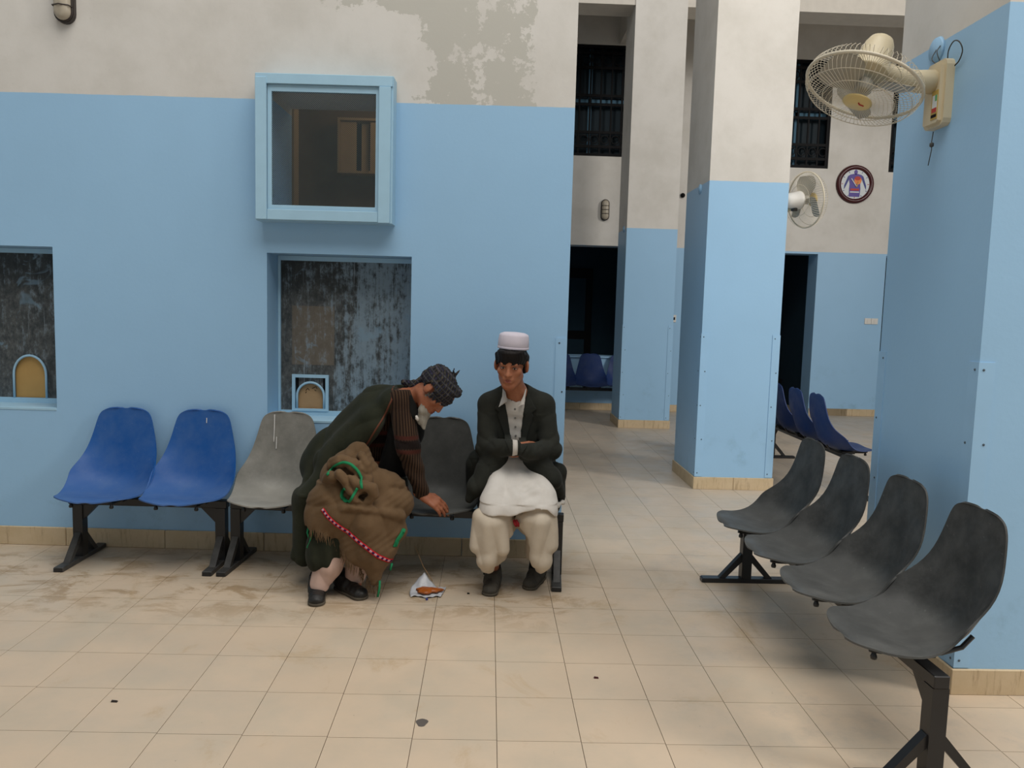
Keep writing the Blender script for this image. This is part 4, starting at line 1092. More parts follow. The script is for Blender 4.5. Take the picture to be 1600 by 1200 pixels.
cp = MB(); cR = frame((-.20, -1, -.03), (.05, -.02, 1)); cu = cR[:, 2]; cc = hc + hR @ V(0, -.018, .0) - np.array(pm.location)
cp.lathe([(.0800, .086), (.0835, .092), (.0828, .125), (.0790, .154), (.0745, .163), (.058, .170), (.03, .1725), (0, .173)], 40, cc, cu, 1.10)
cap_o = cp.obj('cap', C_['cap'], pm, True)
cb_ = MB().lathe([(.0835, .085), (.0845, .087), (.0845, .095), (.0835, .097)], 40, cc, cu, 1.10).obj('cap_band', C_['cap'], cap_o, True)
# shirt
T = SDF((-.10, 4.05, .52), (.43, 4.55, 1.10), .005)
T.cap(V(.160, 4.328, .90), V(.162, 4.345, .58), .148, .138, .03, ((0, 1, 0), .66)); T.cap(shL + V(.06, 0, -.01), shR + V(-.06, 0, -.01), .050, None, .05)
T.cap(V(.157, 4.285, 1.045), V(.155, 4.30, .96), .060, .088, .02)
T.cap(V(.155, 4.265, 1.10), V(.157, 4.275, 1.02), .058, .056, .004, mode='sub')
T.cap(V(.142, 4.205, 1.07), V(.142, 4.200, .970), .042, .004, .002, mode='sub')
T.half(V(.155, 4.29, 1.062), (0, -.25, 1)) 
T.warp(lambda X, Y, Z: .0018 * np.sin(Z * 95 + X * 25) * (Z < .93))
shirt = T.obj('shirt', C_['shirt'], pm)
# tunic over the lap
K = SDF((-.12, 3.80, .30), (.46, 4.50, .80), .005)
lo_, hi_ = V(.165, 4.24, .655), None
K.cap(V(.12, 4.23, .635), V(.20, 4.23, .635), .062, None, .03)
K.cap(V(.10, 4.24, .575), kL + V(-.005, .020, .028), .088, .078, .05); K.cap(V(.23, 4.24, .575), kR + V(.005, .020, .030), .088, .082, .05)
K.cap(V(.165, 4.22, .60), (kL + kR) / 2 + V(0, .02, .020), .070, .072, .05)
K.cap(kL + V(-.005, -.018, -.02), kR + V(.005, -.018, -.015), .082, .082, .03)
K.cap(kL + V(-.008, -.022, -.03), kR + V(.010, -.018, -.020), .074, .076, .03); K.cap(kR + V(.03, .02, .0), kR + V(.035, .04, -.06), .05, .045, .03)
# hem: cut below an arched line, and hollow from underneath
hem = lambda X: np.interp(X, [-.06, -.026, .05, .112, .19, .264, .32, .37, .40], [.462, .455, .447, .446, .464, .488, .480, .44, .40])
K.op(K.lo, K.lo + K.h * K.n, lambda X, Y, Z: Z - hem(X) + .5 * np.clip(Y - 3.99, 0, .2) * (X > .3), 0, 'sub')
K.cap(kL + V(0, .03, -.055), kR + V(0, .03, -.045), .062, None, .01, mode='sub')
def kf(X, Y, Z):
    u = (X - .165); r = np.hypot(u * 1.2, (Y - 3.95) * .8)
    f = fold((X - .165) * 20 / (.35 + np.clip(4.25 - Y, 0, .3) * 3) + 1.1, .0065) * np.clip((4.22 - Y) * 6, 0, 1) * (Z > .50)
    f += .004 * np.sin(Z * 55 + u * 30 + 1.5 * np.sin(u * 22)) * np.exp(-((Z - .56) / .07) ** 2)
    f += .004 * np.sin((X * .9 + Y * .5) * 60 + 6 * (Z - .5)) * (Z < .53) * np.clip((.53 - Z) * 12, 0, 1) * .8
    f += .005 * np.sin((Z * 1.2 - X * .9 + Y) * 48) * np.exp(-((X - .22) / .07) ** 2 - ((Z - .55) / .06) ** 2)
    return f
K.warp(kf)
kam = K.obj('tunic', C_['kameez'], pm)
# baggy trousers
B = SDF((-.16, 3.78, .05), (.50, 4.48, .60), .005)
def leg(kn, an, sg, px):
    c1 = kn * .62 + an * .38; c2 = kn * .25 + an * .75
    B.cap(kn + V(0, .015, -.01), c1 + V(sg * .012, -.02, -.005), .080, .078, .03, ((0, 1, 0), .9)); B.cap(c1 + V(sg * .012, -.02, -.005), c2 + V(0, -.03, .01), .086, .066, .02, ((0, 1, 0), .9)); B.cap(c2 + V(0, -.03, .01), an + V(0, -.02, .065), .066, .046, .02)
    B.cap(kn + V(-sg * .01, .02, -.02), c1 + V(-sg * .055, .02, .02), .07, .055, .03)
    B.cap(pel + V(sg * .08, 0, -.03), kn + V(0, 0, -.02), .075, .068, .03)
    # sagging fold pockets
leg(kL, aL, -1, 0); leg(kR, aR, 1, 0)
B.cap(V(-.015, 3.955, .42), V(-.028, 3.950, .275), .050, .042, .018); B.cap(V(.080, 3.945, .40), V(.093, 3.940, .262), .050, .038, .016); B.cap(V(.10, 3.96, .41), V(.128, 3.97, .335), .045, .026, .010)
B.cap(V(.03, 3.93, .40), V(.018, 3.945, .20), .060, .048, .018); B.cap(V(.018, 3.945, .21), V(.022, 3.985, .145), .050, .034, .02)
B.cap(V(.325, 3.955, .42), V(.345, 3.950, .285), .052, .042, .018); B.cap(V(.290, 3.925, .41), V(.300, 3.945, .20), .056, .052, .018); B.cap(V(.300, 3.945, .21), V(.303, 4.010, .145), .052, .034, .02)
B.cap(V(.235, 3.95, .42), V(.262, 3.955, .305), .050, .034, .016); B.cap(V(.20, 3.97, .41), V(.235, 3.97, .36), .040, .030, .010)
B.cap(pel + V(-.08, -.1, -.0), pel + V(.08, -.1, -.0), .085, None, .05)
def bf(X, Y, Z):
    u = np.where(X < .175, X - .055, X - .295); s = np.where(X < .175, 1.0, -1.0)
    rad = np.exp(-((Z - .30) / .17) ** 2)
    f = fold(u * 34 + s * (Z - .45) * 9 + 1.2, .0045) * np.clip((.50 - Z) * 5, 0, 1)
    f += fold(Z * 22 - s * u * 18, .0035) * np.exp(-((Z - .20) / .06) ** 2)
    return f * (Y < 4.15)
B.warp(bf)
B.op(B.lo, B.lo + B.h * B.n, lambda X, Y, Z: Z - (.112 + .45 * np.abs(np.where(X < .175, X - .022, X - .303))), 0, 'sub')
tro = B.obj('trousers', C_['shalwar'], pm)
m = MB(); o_ = np.array(pm.location)
for q in (0, 1): m.tube([V(.150 + q * .012, 3.925, .42) - o_, V(.158 + q * .014, 3.918, .400) - o_, V(.165 + q * .012, 3.925, .385) - o_], [.006, .009, .005], 8)
m.obj('drawstring', C_['cord'], pm, True)
# jacket
J = SDF((-.20, 3.95, .38), (.52, 4.62, 1.10), .005)
J.cap(V(.163, 4.34, .90), V(.165, 4.355, .62), .168, .172, .03, ((0, 1, 0), .66))
J.cap(shL + V(.015, .0, -.002), shR + V(-.015, .0, -.002), .062, None, .04); J.cap(V(.085, 4.31, 1.035), shL + V(.0, 0, .012), .036, .046, .04); J.cap(V(.225, 4.31, 1.035), shR + V(.0, 0, .012), .036, .046, .04)
J.cap(V(.157, 4.32, 1.03), V(.16, 4.33, .95), .076, .11, .03)
for sh, el, wr, sg in ((shL, elL, wrL, -1), (shR, elR, wrR, 1)):
    J.cap(sh, el, .060, .053, .03); J.cap(el, wr - (wr - el) * .06, .053, .045, .018)
# skirt of the jacket falling over the hips to both sides
J.cap(V(.05, 4.22, .67), V(-.045, 4.15, .535), .080, .050, .03); J.cap(V(-.045, 4.16, .54), V(-.088, 4.15, .468), .045, .022, .02); J.cap(elR, V(.222, 4.065, .750), .050, .044, .015)
J.cap(V(.27, 4.20, .67), V(.365, 4.12, .590), .075, .045, .03); J.cap(V(.36, 4.14, .60), V(.400, 4.20, .51), .05, .035, .02); J.cap(V(.39, 4.26, .60), V(.40, 4.30, .46), .06, .05, .03); J.cap(V(-.02, 4.35, .62), V(-.03, 4.40, .47), .09, .08, .04)

# neck hole and the V opening
J.cap(V(.156, 4.28, 1.12), V(.158, 4.30, 1.02), .066, .066, .004, mode='sub')
def vee(X, Y, Z):
    c = .150 + (.98 - Z) * .06; hw = np.interp(Z, [.60, .70, .80, .95, 1.04, 1.1], [.018, .020, .026, .046, .062, .07]); return np.maximum(np.abs(X - c) - hw, Y - 4.262)
J.op(V(.03, 4.10, .735), V(.28, 4.30, 1.10), vee, .004, 'sub')
# folds
def jf(X, Y, Z):
    f = fold(Z * 30 + (X - .16) * np.where(X > .16, -30, 30) + .8 * np.sin(Z * 40), .0028) * (np.abs(X - .16) > .11) * (Z < .93) * (Z > .66)
    f += fold((X - .16) * 32 + Z * 12, .004) * (Z < .66)
    f += fold(X * 40 - Z * 25, .003) * np.exp(-((Z - .75) / .04) ** 2)
    return f
J.warp(jf)
jac = J.obj('jacket', C_['jacket'], pm)
tj = bvh(jac); ts = bvh(shirt)
# lapels, collar, pocket, buttons
patch('lapel', tj, [(.090, 1.055), (.060, .985), (.040, .955), (.066, .935), (.058, .915), (.100, .80), (.138, .735), (.134, .80), (.122, .90), (.104, .99)], C_['lapel'], jac if False else pm, .007, .005)
patch('lapel', tj, [(.222, 1.055), (.252, .985), (.272, .955), (.246, .935), (.256, .915), (.222, .80), (.180, .735), (.178, .80), (.192, .90), (.208, .99)], C_['lapel'], pm, .007, .005)
for pts in ([V(.083, 4.262, 1.062), V(.080, 4.235, 1.02), V(.062, 4.200, .965), V(.088, 4.188, .992), V(.108, 4.190, .998), V(.098, 4.225, 1.045)],
            [V(.214, 4.262, 1.066), V(.200, 4.190, .985), V(.183, 4.184, .982), V(.168, 4.184, .972), V(.196, 4.215, 1.030), V(.206, 4.245, 1.06)]):
    m = MB(); n = len(pts); vs = [p - o_ for p in pts] + [p - o_ + V(0, .006, 0) for p in pts]
    m.add(vs, [tuple(range(n)), tuple(range(2 * n - 1, n - 1, -1))] + [(i, (i + 1) % n, n + (i + 1) % n, n + i) for i in range(n)]); m.obj('collar', C_['shirt'], shirt)
for i, z in enumerate((.955, .905, .855, .805, .762)):
    x = .150 + (.98 - z) * .06; y = hit(ts, x, z)
    if y: MB().lathe([(0, .004), (.0052, .0035), (.006, .0)], 10, V(x, y, z) - np.array(pm.location), (0, -1, 0)).obj('button', C_['button'], shirt)
y = hit(tj, .028, .612)
if y: MB().lathe([(0, .005), (.008, .004), (.009, .0)], 12, V(.028, y - .001, .612) - np.array(pm.location), (0, -1, 0)).obj('button', C_['leather'], jac)
# white cuff showing at the wrist
cf = MB().tube([wrL - V(.020, 0, 0) - o_, wrL + V(.006, .001, 0) - o_], [.044, .041], 22).obj('cuff', C_['shirt'], shirt, True)
# tunic corner showing over the seat edge
Q = SDF((.36, 4.08, .40), (.46, 4.32, .50), .004); Q.cap(V(.39, 4.14, .445), V(.435, 4.20, .450), .016, .010, .01); Q.warp(lambda X, Y, Z: .004 * np.sin(X * 180 + Z * 90)); Q.obj('tunic_corner', C_['shirt'], kam).data.transform(Matrix.Translation(-Vector(pm.location)))
shoe(pm, (.062, 4.190), (.034, 3.945), C_['leather2']); shoe(pm, (.325, 4.270), (.240, 4.045), C_['leather2'])

for (x, y) in ((.050, 4.150), (.300, 4.215)):
    MB().tube([V(x, y - .012, .055) - o_, V(x, y - .006, .10) - o_, V(x, y - .012, .17) - o_], [.050, .045, .042], 16).obj('sock', C_['vest'], pm, True)
# ------------------------------------------------------------------ the bearded man
po = thing('person', 'bearded man in plaid turban and draped dark coat, bending sideways over the next seat', 'person', (-.75, 4.15, 0))
o_ = np.array(po.location)
hc = V(-.274, 4.075, 1.056); fwd = nrm(V(.447, -.32, -.84)); upv = nrm(V(.83, -.10, .46)); hR = frame(fwd, upv)
pel = V(-.80, 4.34, .54); chest = V(-.56, 4.27, .88); neck = V(-.395, 4.16, 1.005)
shN, shF = V(-.455, 4.10, 1.005), V(-.50, 4.37, .965)
elN = V(-.405, 4.03, .755); wrN = V(-.332, 4.055, .512); elF = V(-.52, 4.36, .70); wrF = V(-.62, 4.16, .62)
kN, kF = V(-.60, 3.96, .50), V(-.46, 4.12, .50)
aN, aF = V(-.83, 3.90, .10), V(-.66, 3.99, .10)
D = SDF((-1.0, 3.68, .0), (-.12, 4.60, 1.20), .0048)
D.cap(chest, pel, .125, .12, .03, (V(.5, .2, .6), .9)); D.cap(shN, shF, .055, None, .04); D.cap(pel + V(0, -.07, 0), pel + V(0, .06, 0), .09, None, .03)
D.cap(shN, elN, .044, .037, .03); D.cap(elN, wrN, .036, .026, .02); D.cap(shF, elF, .044, .037, .03); D.cap(elF, wrF, .036, .026, .02)
for kn, an, sy in ((kN, aN, -.07), (kF, aF, .06)):
    D.cap(pel + V(0, sy, 0), kn, .078, .054, .03); D.cap(kn, an, .048, .034, .02); D.cap(an, an + V(0, .0, -.055), .030, .022, .02); D.cap(an + V(0, 0, -.062), an + V(.02, -.07, -.074), .018, .015, .02)
D.cap(hc + hR @ V(0, -.03, -.06), neck, .050, .058, .03); D.cap(neck, chest, .07, .10, .04)
head_sdf(D, hc, hR, .98)
hand_sdf(D, wrN + V(.006, 0, -.008), nrm(V(.80, -.05, -.42)), nrm(V(.40, -.62, .70)), -1, .40, 1.06, .10)
hand_sdf(D, wrF, nrm(V(-.3, -.8, -.3)), nrm(V(-.2, -.3, .9)), 1, .5, 1.0)
D.obj('body', C_['skin1'], po)
face_parts(hc, hR, po, .98, brow=C_['beard'], gaze=(0, 1, -.5))
P = lambda x, y, z: hc + hR @ (V(x, y, z) * .98)
# beard
G = SDF(hc + V(-.20, -.16, -.24), hc + V(.14, .14, .08), .0035)
G.cap(P(-.056, .012, -.050), P(-.033, .060, -.095), .008, .016, .02); G.cap(P(.056, .012, -.050), P(.033, .060, -.095), .008, .016, .02)
G.cap(P(-.03, .072, -.098), P(.03, .072, -.098), .022, None, .02)
bt = V(-.322, 4.03, .872)
G.cap(P(0, .080, -.100), P(0, .07, -.125) * .6 + bt * .4, .029, .026, .02); G.cap(P(0, .07, -.125) * .6 + bt * .4, bt - V(.003, 0, .008), .026, .006, .02)
for q in (-1, 1): G.cap(P(q * .004, .101, -.045), P(q * .028, .088, -.062), .0055, .0045, .006); G.cap(P(q * .066, .010, -.01), P(q * .058, .012, -.05), .003, .008, .01)
G.cap(P(-.022, .094, -.060), P(.022, .094, -.060), .0065, None, .003, mode='sub')
G.warp(lambda X, Y, Z: .0018 * np.sin((X * 1.0 + Y * .6) * 330 + np.sin(Z * 60) * 2))
G.obj('beard', C_['beard'], po)
# turban: several wound rolls around the crown
U = SDF(hc - .19, hc + .22, .0038)
U.ell(P(0, -.020, .042), (.088, .106, .086), .01, hR)
for i, (tilt, rad, zc, r) in enumerate(((.22, .085, .028, .024), (-.18, .086, .040, .025), (.10, .083, .056, .025), (-.30, .076, .068, .023), (.45, .083, .042, .022), (.0, .056, .086, .024))):
    pts = []
    for a in np.linspace(0, 2 * PI, 15): pts.append(P(rad * .92 * math.cos(a), -.016 + rad * 1.08 * math.sin(a), zc + tilt * .10 * math.sin(a + i) + .012 * math.sin(2 * a + i)))
    for k in range(14): U.cap(pts[k], pts[k + 1], r * .85, r * .85, .006)
U.ell(P(0, .03, -.035), (.075, .085, .058), .004, hR, 'sub')
U.ell(P(.08, -.012, -.012), (.03, .03, .04), .004, hR, 'sub'); U.ell(P(-.08, -.012, -.012), (.03, .03, .04), .004, hR, 'sub')
U.cap(P(0, -.09, .03), V(-.385, 4.12, 1.085), .030, .022, .02); U.cap(V(-.385, 4.12, 1.085), V(-.455, 4.15, 1.095), .024, .014, .01)
U.cap(P(-.02, -.03, .12), P(-.015, -.045, .165), .012, .003, .012); U.cap(P(-.01, -.03, .12), P(.02, -.055, .15), .010, .003, .010)
U.warp(lambda X, Y, Z: .0018 * np.sin((X - .5 * Y - Z) * 210) + .0012 * np.sin((X + Z) * 330))
U.obj('turban', C_['turban'], po)
# knitted sweater
T = SDF((-.92, 3.90, .44), (-.26, 4.52, 1.06), .005)
T.cap(chest, V(-.72, 4.31, .64), .145, .15, .03); T.cap(shN, shF, .068, None, .05); T.cap(neck + V(-.04, .01, -.02), chest, .060, .12, .03)
T.cap(shN, elN, .066, .062, .03); T.cap(elN, wrN - (wrN - elN) * .14, .060, .041, .02)
c_ = wrN - (wrN - elN) * .16; T.cap(c_, wrN - (wrN - elN) * .05, .040, .038, .006)
T.warp(lambda X, Y, Z: .0035 * np.sin(Z * 60 + X * 50) * (Z < .80) + .0016 * np.sin((X + .4 * Y) * 420))
kn_ = T.obj('sweater', C_['knit'], po)
N = SDF((-.62, 3.95, .55), (-.22, 4.30, 1.08), .005)
N.cap(neck + V(.0, .0, -.03), V(-.43, 4.15, .83), .070, .090, .03); N.cap(V(-.43, 4.15, .83), V(-.50, 4.17, .62), .090, .08, .03)
N.cap(V(-.425, 4.15, 1.06), V(-.402, 4.075, 1.015), .026, .026, .01); N.cap(V(-.402, 4.075, 1.015), V(-.385, 4.055, .93), .026, .026, .01)
N.cap(hc + hR @ V(0, -.02, -.07), neck + V(.02, -.02, .02), .057, .062, .004, mode='sub')
N.obj('waistcoat', C_['vest'], po)
MB().tube([V(-.366, 4.022, .935) - o_, V(-.362, 4.020, .920) - o_, V(-.356, 4.022, .908) - o_], [.005, .009, .004], 12).obj('shirt_collar', C_['shirt'], po, True)
# coat draped over the back and shoulders
J = SDF((-1.12, 3.86, .10), (-.38, 4.62, 1.12), .006)
J.cap(V(-.47, 4.20, .985), V(-.57, 4.26, .91), .085, .155, .03); J.cap(V(-.57, 4.26, .90), V(-.86, 4.33, .62), .165, .16, .04)
J.cap(V(-.495, 4.12, .992), V(-.52, 4.37, .97), .078, .080, .04)
J.cap(V(-.60, 4.10, .88), V(-.83, 4.13, .66), .090, .085, .05)
J.cap(V(-.86, 4.30, .60), V(-.935, 4.12, .44), .12, .082, .04); J.cap(V(-.940, 4.11, .46), V(-.960, 4.07, .17), .074, .062, .04)
J.cap(V(-.90, 4.33, .58), V(-.93, 4.30, .25), .12, .08, .04)
J.cap(V(-.78, 4.12, .66), V(-.90, 4.05, .50), .08, .075, .04)
J.op(J.lo, J.lo + J.h * J.n, lambda X, Y, Z: Z - .125 + .10 * (X + .98), 0, 'sub')
# front edge of the coat: everything to the right of the orange brown trim is open
ex = [(.40, -.80), (.66, -.69), (.73, -.645), (.80, -.595), (.88, -.548), (.965, -.508), (1.03, -.485), (1.09, -.495), (1.15, -.50)]
zz_ = [e[0] for e in ex]; xx_ = [e[1] for e in ex]
J.op(V(-.80, 3.86, .50), V(-.38, 4.20, 1.12), lambda X, Y, Z: np.maximum(np.interp(Z, zz_, xx_) + .006 - X, Y - 4.19), .004, 'sub')
def jf(X, Y, Z):
    u = X * .75 - Z * .65; v = X * .65 + Z * .75
    f = fold(u * 19 + 1.6 * np.sin(v * 9), .0065) * (Z > .5) + fold(X * 32 + Y * 14 + Z * 3, .008) * (Z < .52)
    f += fold(v * 14 + u * 9, .004) * np.exp(-((Z - .75) / .12) ** 2)
    return f
J.warp(jf)
coat = J.obj('coat', C_['coat'], po)
tc = bvh(coat)
ed = [(-.490, 1.070), (-.481, 1.04), (-.484, 1.01), (-.498, .98), (-.515, .94), (-.538, .895), (-.568, .845), (-.600, .79), (-.640, .735)]
ribbon('coat_trim', tc, [(x - .012, z) for x, z in ed], .009, plain('rust_trim', (.11, .032, .014), .8), coat, .003, .003, 50); coat.children[-1].data.transform(Matrix.Translation(-Vector(po.location)))
# dark under-robe showing below the shawl, pale trousers
L_ = SDF((-1.02, 3.76, .04), (-.42, 4.35, .62), .005)
L_.cap(kN + V(-.03, .02, -.02), V(-.80, 3.93, .27), .105, .095, .03); L_.cap(V(-.80, 3.93, .30), V(-.815, 3.92, .215), .093, .092, .02); L_.cap(pel, kN, .13, .10, .03); L_.cap(kF, V(-.66, 4.02, .30), .09, .08, .03)
L_.op(L_.lo, L_.lo + L_.h * L_.n, lambda X, Y, Z: Z - .168 - .05 * np.sin((X + .8) * 9), 0, 'sub')
L_.warp(lambda X, Y, Z: .006 * np.sin(X * 80 + Y * 40 + Z * 8) * (Z < .40))
L_.obj('robe', C_['coat'], po)
B = SDF((-1.0, 3.74, .03), (-.50, 4.25, .50), .005)
B.cap(V(-.765, 3.96, .34), V(-.785, 3.915, .18), .078, .072, .02); B.cap(V(-.785, 3.915, .19), V(-.832, 3.905, .072), .070, .050, .02)
B.cap(kF + V(-.03, 0, -.1), V(-.655, 4.01, .18), .080, .070, .02); B.cap(V(-.655, 4.01, .18), V(-.67, 4.00, .08), .068, .050, .02)
B.half((0, 0, .040), (0, 0, -1)); B.warp(lambda X, Y, Z: fold(X * 26 + Z * 14 + .6, .004))
B.obj('trousers', C_['pink'], po)
shoe(po, (-.868, 4.020), (-.822, 3.770), C_['leather'], .25); shoe(po, (-.775, 4.060), (-.600, 3.870), C_['leather'], .26)
# shawl heaped on the lap and hanging to the floor
H = SDF((-1.02, 3.66, .02), (-.36, 4.26, .88), .0055)
H.cap(V(-.66, 4.00, .735), V(-.72, 3.98, .62), .060, .105, .04)          # gathered top
H.cap(V(-.72, 3.98, .62), V(-.82, 3.93, .46), .105, .085, .05); H.cap(V(-.82, 3.93, .47), V(-.845, 3.91, .36), .085, .055, .05)   # left slope
H.cap(V(-.66, 3.97, .62), V(-.50, 3.98, .50), .11, .105, .05); H.cap(V(-.50, 3.98, .52), V(-.440, 3.98, .490), .105, .070, .04); H.cap(V(-.50, 3.93, .40), V(-.455, 3.92, .35), .07, .055, .04)   # right knee
H.cap(V(-.74, 3.91, .48), V(-.58, 3.92, .42), .105, .115, .05)
H.cap(V(-.58, 3.91, .40), V(-.545, 3.90, .26), .115, .095, .05); H.cap(V(-.545, 3.90, .26), V(-.545, 3.87, .10), .088, .030, .04)    # hanging end
H.cap(V(-.70, 3.89, .40), V(-.66, 3.88, .25), .075, .06, .05); H.cap(V(-.80, 3.89, .38), V(-.80, 3.87, .335), .055, .04, .04)
H.cap(V(-.52, 3.93, .36), V(-.50, 3.93, .26), .07, .05, .04)
# rolled swags, as cloth tubes
def swag(pts, r, k=.006):
    pts = [np.array(p) - V(0, .022, 0) for p in pts]
    for i in range(len(pts) - 1): H.cap(pts[i], pts[i + 1], r, r, k)
swag([(-.77, 3.915, .700), (-.72, 3.885, .722), (-.66, 3.880, .705), (-.615, 3.89, .66), (-.60, 3.90, .62)], .030)
swag([(-.80, 3.92, .60), (-.765, 3.875, .645), (-.72, 3.84, .655), (-.66, 3.845, .62), (-.63, 3.85, .58)], .026)
swag([(-.63, 3.93, .74), (-.60, 3.90, .70), (-.585, 3.89, .64), (-.60, 3.87, .58)], .022)
swag([(-.615, 3.84, .61), (-.565, 3.83, .60), (-.545, 3.835, .56), (-.575, 3.84, .525), (-.625, 3.84, .53)], .022)
swag([(-.68, 3.84, .60), (-.64, 3.83, .565), (-.64, 3.83, .53), (-.67, 3.83, .50)], .018)
swag([(-.72, 3.845, .49), (-.66, 3.83, .500), (-.58, 3.83, .495), (-.50, 3.86, .460), (-.43, 3.91, .440)], .022)
H.cap(V(-.64, 3.845, .47), V(-.60, 3.84, .24), .030, .016, .03); H.cap(V(-.53, 3.86, .45), V(-.505, 3.86, .26), .030, .016, .03); H.cap(V(-.74, 3.86, .46), V(-.72, 3.86, .33), .028, .014, .03)
for c, r in (((-.595, 3.81, .575), .016), ((-.655, 3.81, .545), .012), ((-.605, 3.815, .545), .011), ((-.70, 3.82, .545), .014)): H.ell(c, (r, r * 1.6, r * 1.3), .006, None, 'sub')
H.cap(V(-.66, 3.79, .52), V(-.55, 3.79, .505), .012, None, .008, mode='sub')
def hf(X, Y, Z):
    ang = np.arctan2(X + .61, .60 - Z + 1e-3); r = np.hypot(X + .61, Z - .60)
    f = fold(ang * 3.9 + r * 5, .010) * np.clip((r - .10) * 10, 0, 1) * (Z < .60)
    f += fold((X * .8 + Z) * 24 + 2.0 * np.sin(X * 18), .009) * np.exp(-((Z - .62) / .10) ** 2)
    f += .0015 * np.sin((X - Z) * 110 + 3 * np.sin(Z * 30))
    return f
H.warp(hf)
lowz = lambda X: np.interp(X, [-.90, -.86, -.80, -.74, -.70, -.66, -.61, -.56, -.53, -.49, -.46, -.42, -.38], [.375, .365, .355, .30, .25, .20, .13, .07, .06, .13, .21, .30, .36]) + .006 * np.sin(X * 160)
H.op(H.lo, H.lo + H.h * H.n, lambda X, Y, Z: Z - lowz(X) + .30 * np.clip(3.95 - Y, -.2, .2) * 0, 0, 'sub')
sh_ = H.obj('shawl', C_['shawl'], po); th_ = bvh(sh_)
def low(o): o.data.transform(Matrix.Translation(-Vector(po.location))); return o
def sub(o):   # make a piece that was placed under po a sub-part of the shawl
    o.parent = sh_; return o
sub(ribbon('embroidered_band', th_, [(-.805, .485), (-.765, .442), (-.715, .400), (-.65, .352), (-.58, .300), (-.515, .248), (-.462, .208)], .021, C_['shawlred'], po, .005, .003, 60, True, 3.5))
for pts, w_ in (([(-.785, .655), (-.755, .695), (-.71, .722), (-.665, .715), (-.63, .675), (-.61, .63), (-.605, .60)], .013),
                ([(-.690, .595), (-.712, .575), (-.712, .545), (-.690, .525), (-.665, .53), (-.650, .56), (-.628, .60)], .013),
                ([(-.405, .375), (-.415, .350), (-.435, .322), (-.448, .285)], .020)):
    sub(ribbon('green_edging', th_, pts, w_, C_['shawl_edge'], po, .005, .004, 24, False, 3.5))
for pts in ([(-.885, 3.90, .40), (-.895, 3.895, .34), (-.875, 3.89, .28), (-.88, 3.89, .235)], [(-.86, 3.87, .38), (-.875, 3.865, .30), (-.89, 3.87, .27)], [(-.520, 3.845, .115), (-.520, 3.835, .08), (-.528, 3.83, .035)], [(-.462, 3.86, .20), (-.470, 3.86, .165)]):
    sub(MB().tube([V(*p) - o_ for p in pts], .0055, 6).obj('green_edging', C_['shawl_edge'], po, True))
fr = MB()
for i in range(150):
    x = rng.uniform(-.875, -.525); z = float(lowz(np.array(x))) + .008; y = None
    for dz in (.0, .01, .02, .03):
        y = hit(th_, x, z + dz, 3.5)
        if y is not None: break
    if y is None: continue
    l = rng.uniform(.025, .055); dx = rng.uniform(-.012, .012)
    fr.tube([V(x, y + .001, z + .008) - o_, V(x + dx * .5, y - .004, z - l * .5) - o_, V(x + dx, y - .002, z - l) - o_], [.0016, .0014, .0007], 4)
tag(fr.obj('fringe', C_['shawl'], sh_), kind='stuff')

# ------------------------------------------------------------------ litter on the floor
pk = thing('food_packet', 'torn white plastic bag with orange brown food on the floor between the men', 'packet', (-.285, 4.0, 0))
def sheet(name, mat, parent, nx, ny, fn, th=.0025, smooth=True):
    G = [[np.array(fn(i / nx, j / ny)) for j in range(ny + 1)] for i in range(nx + 1)]; vs = [p for r in G for p in r]; K = len(vs); vs += [p - V(0, 0, th) for p in vs]; m = ny + 1; fs = []
    for i in range(nx):
        for j in range(ny): a = i * m + j; fs += [(a, a + 1, a + m + 1, a + m), (K + a + m, K + a + m + 1, K + a + 1, K + a)]
    for i in range(nx): fs += [(i * m, (i + 1) * m, K + (i + 1) * m, K + i * m), (i * m + ny, K + i * m + ny, K + (i + 1) * m + ny, (i + 1) * m + ny)]
    for j in range(ny): fs += [(j, K + j, K + j + 1, j + 1), (nx * m + j, nx * m + j + 1, K + nx * m + j + 1, K + nx * m + j)]
    return MB().add(vs, fs).obj(name, mat, parent, smooth)
M['bag'] = plain('silver_white_plastic', (.50, .51, .54), .35, vary=.25, scale=30)
M['food'] = plain('orange_brown_stew', (.34, .085, .012), .3, vary=.45, scale=40, bump=.6)
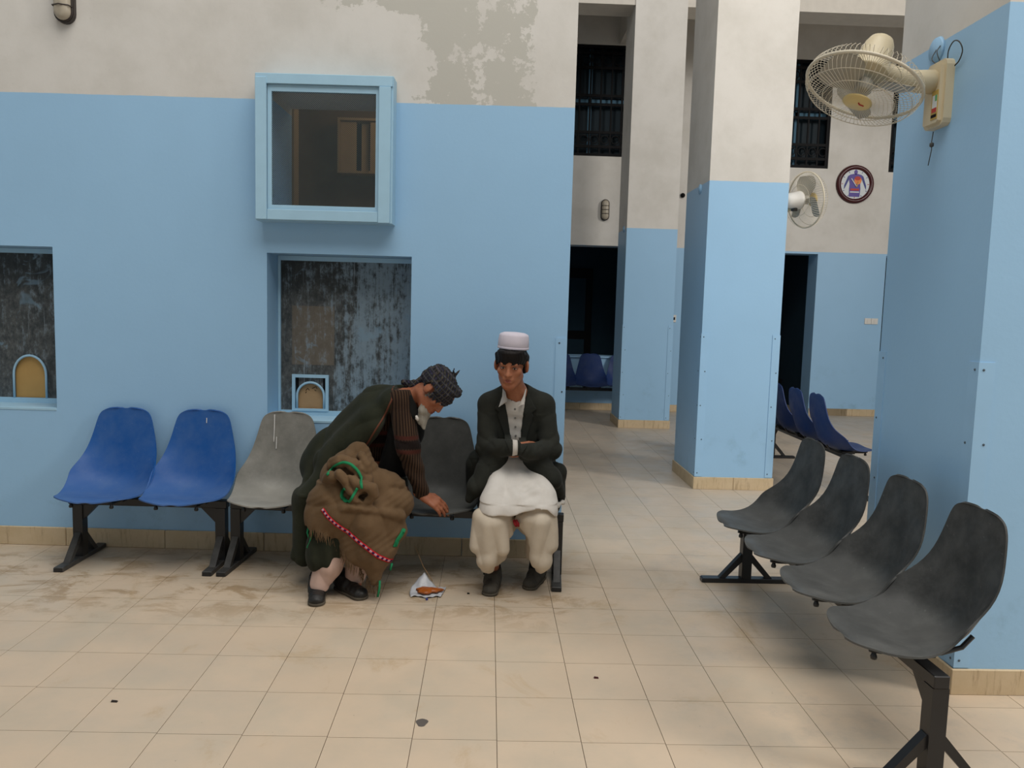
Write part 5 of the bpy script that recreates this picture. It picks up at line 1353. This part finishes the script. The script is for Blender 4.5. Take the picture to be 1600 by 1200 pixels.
def bag(u, v):
    x = -.085 + .155 * u; y = -.085 + .13 * v; x += .02 * v
    z = .006 + .085 * max(0, v - .35) ** 1.1 * max(0, 1 - 2.2 * abs(u - .25)) * 1.5 + .006 * abs(math.sin(u * 13 + v * 7)) + .008 * max(0, u - .8)
    x += -.02 * math.sin(v * 3) * (1 - u) ; y += .01 * math.sin(u * 9)
    return (x, y, z)
sheet('bag', M['bag'], pk, 20, 20, bag)
def food(u, v):
    a = u * 2 * PI; r = v * (.8 + .18 * math.sin(3 * a + 1) + .1 * math.sin(7 * a)); return (-.0 + .078 * r * math.cos(a), -.032 + .048 * r * math.sin(a), .026 + .010 * (1 - v ** 3) + .003 * math.sin(9 * a) * v * (1 - v))
sheet('stew', M['food'], pk, 28, 6, food, .008)
MB().lathe([(0, .012), (.007, .008), (.006, 0)], 8, (.0, -.112, 0)).obj('dark_crumb', M['indigo'], pk)
for (x, y, z, l, mat, lab) in ((-1.362, 2.823, 0, .024, 'lampbody', 'small dark brown scrap on the floor in the left foreground'), (.474, 3.06, 0, .020, 'maroon', 'tiny red brown scrap on the floor in the centre foreground'),
                    (-.075, 3.985, 0, .014, 'iron', 'tiny black crumb on the floor beside the food packet')):
    m = MB(); m.add([(-l / 2, -.004, 0), (l / 2, -.005, 0), (l / 2, .004, 0), (-l / 2, .005, 0), (-l / 2 + .002, -.003, .005), (l / 2 - .002, -.003, .007), (l / 2 - .002, .003, .005), (-l / 2 + .002, .003, .007)],
                   [(0, 1, 2, 3), (7, 6, 5, 4), (0, 4, 5, 1), (1, 5, 6, 2), (2, 6, 7, 3), (3, 7, 4, 0)])
    tag(m.obj('scrap', M[mat], None, loc=(x, y, z)), lab, 'litter')
pts = [(.021 * (1 + .2 * math.sin(3 * a)) * math.cos(a), .027 * math.sin(a)) for a in np.linspace(0, 2 * PI, 17)[:-1]]
tag(MB().prism(pts, 2, 0, .0012).obj('gum_spot', plain('trodden_gum', (.10, .085, .075), .8), None, loc=(-.208, 2.70, 0)), 'round grey trodden gum spot in the centre foreground', 'gum')
tag(MB().tube([(-.385, 4.28, .16), (-.33, 4.2, .07), (-.275, 4.16, .004)], .0022, 5).obj('straw', M['card'], None), 'thin dry straw sloping from the beam to the floor behind the packet', 'straw')
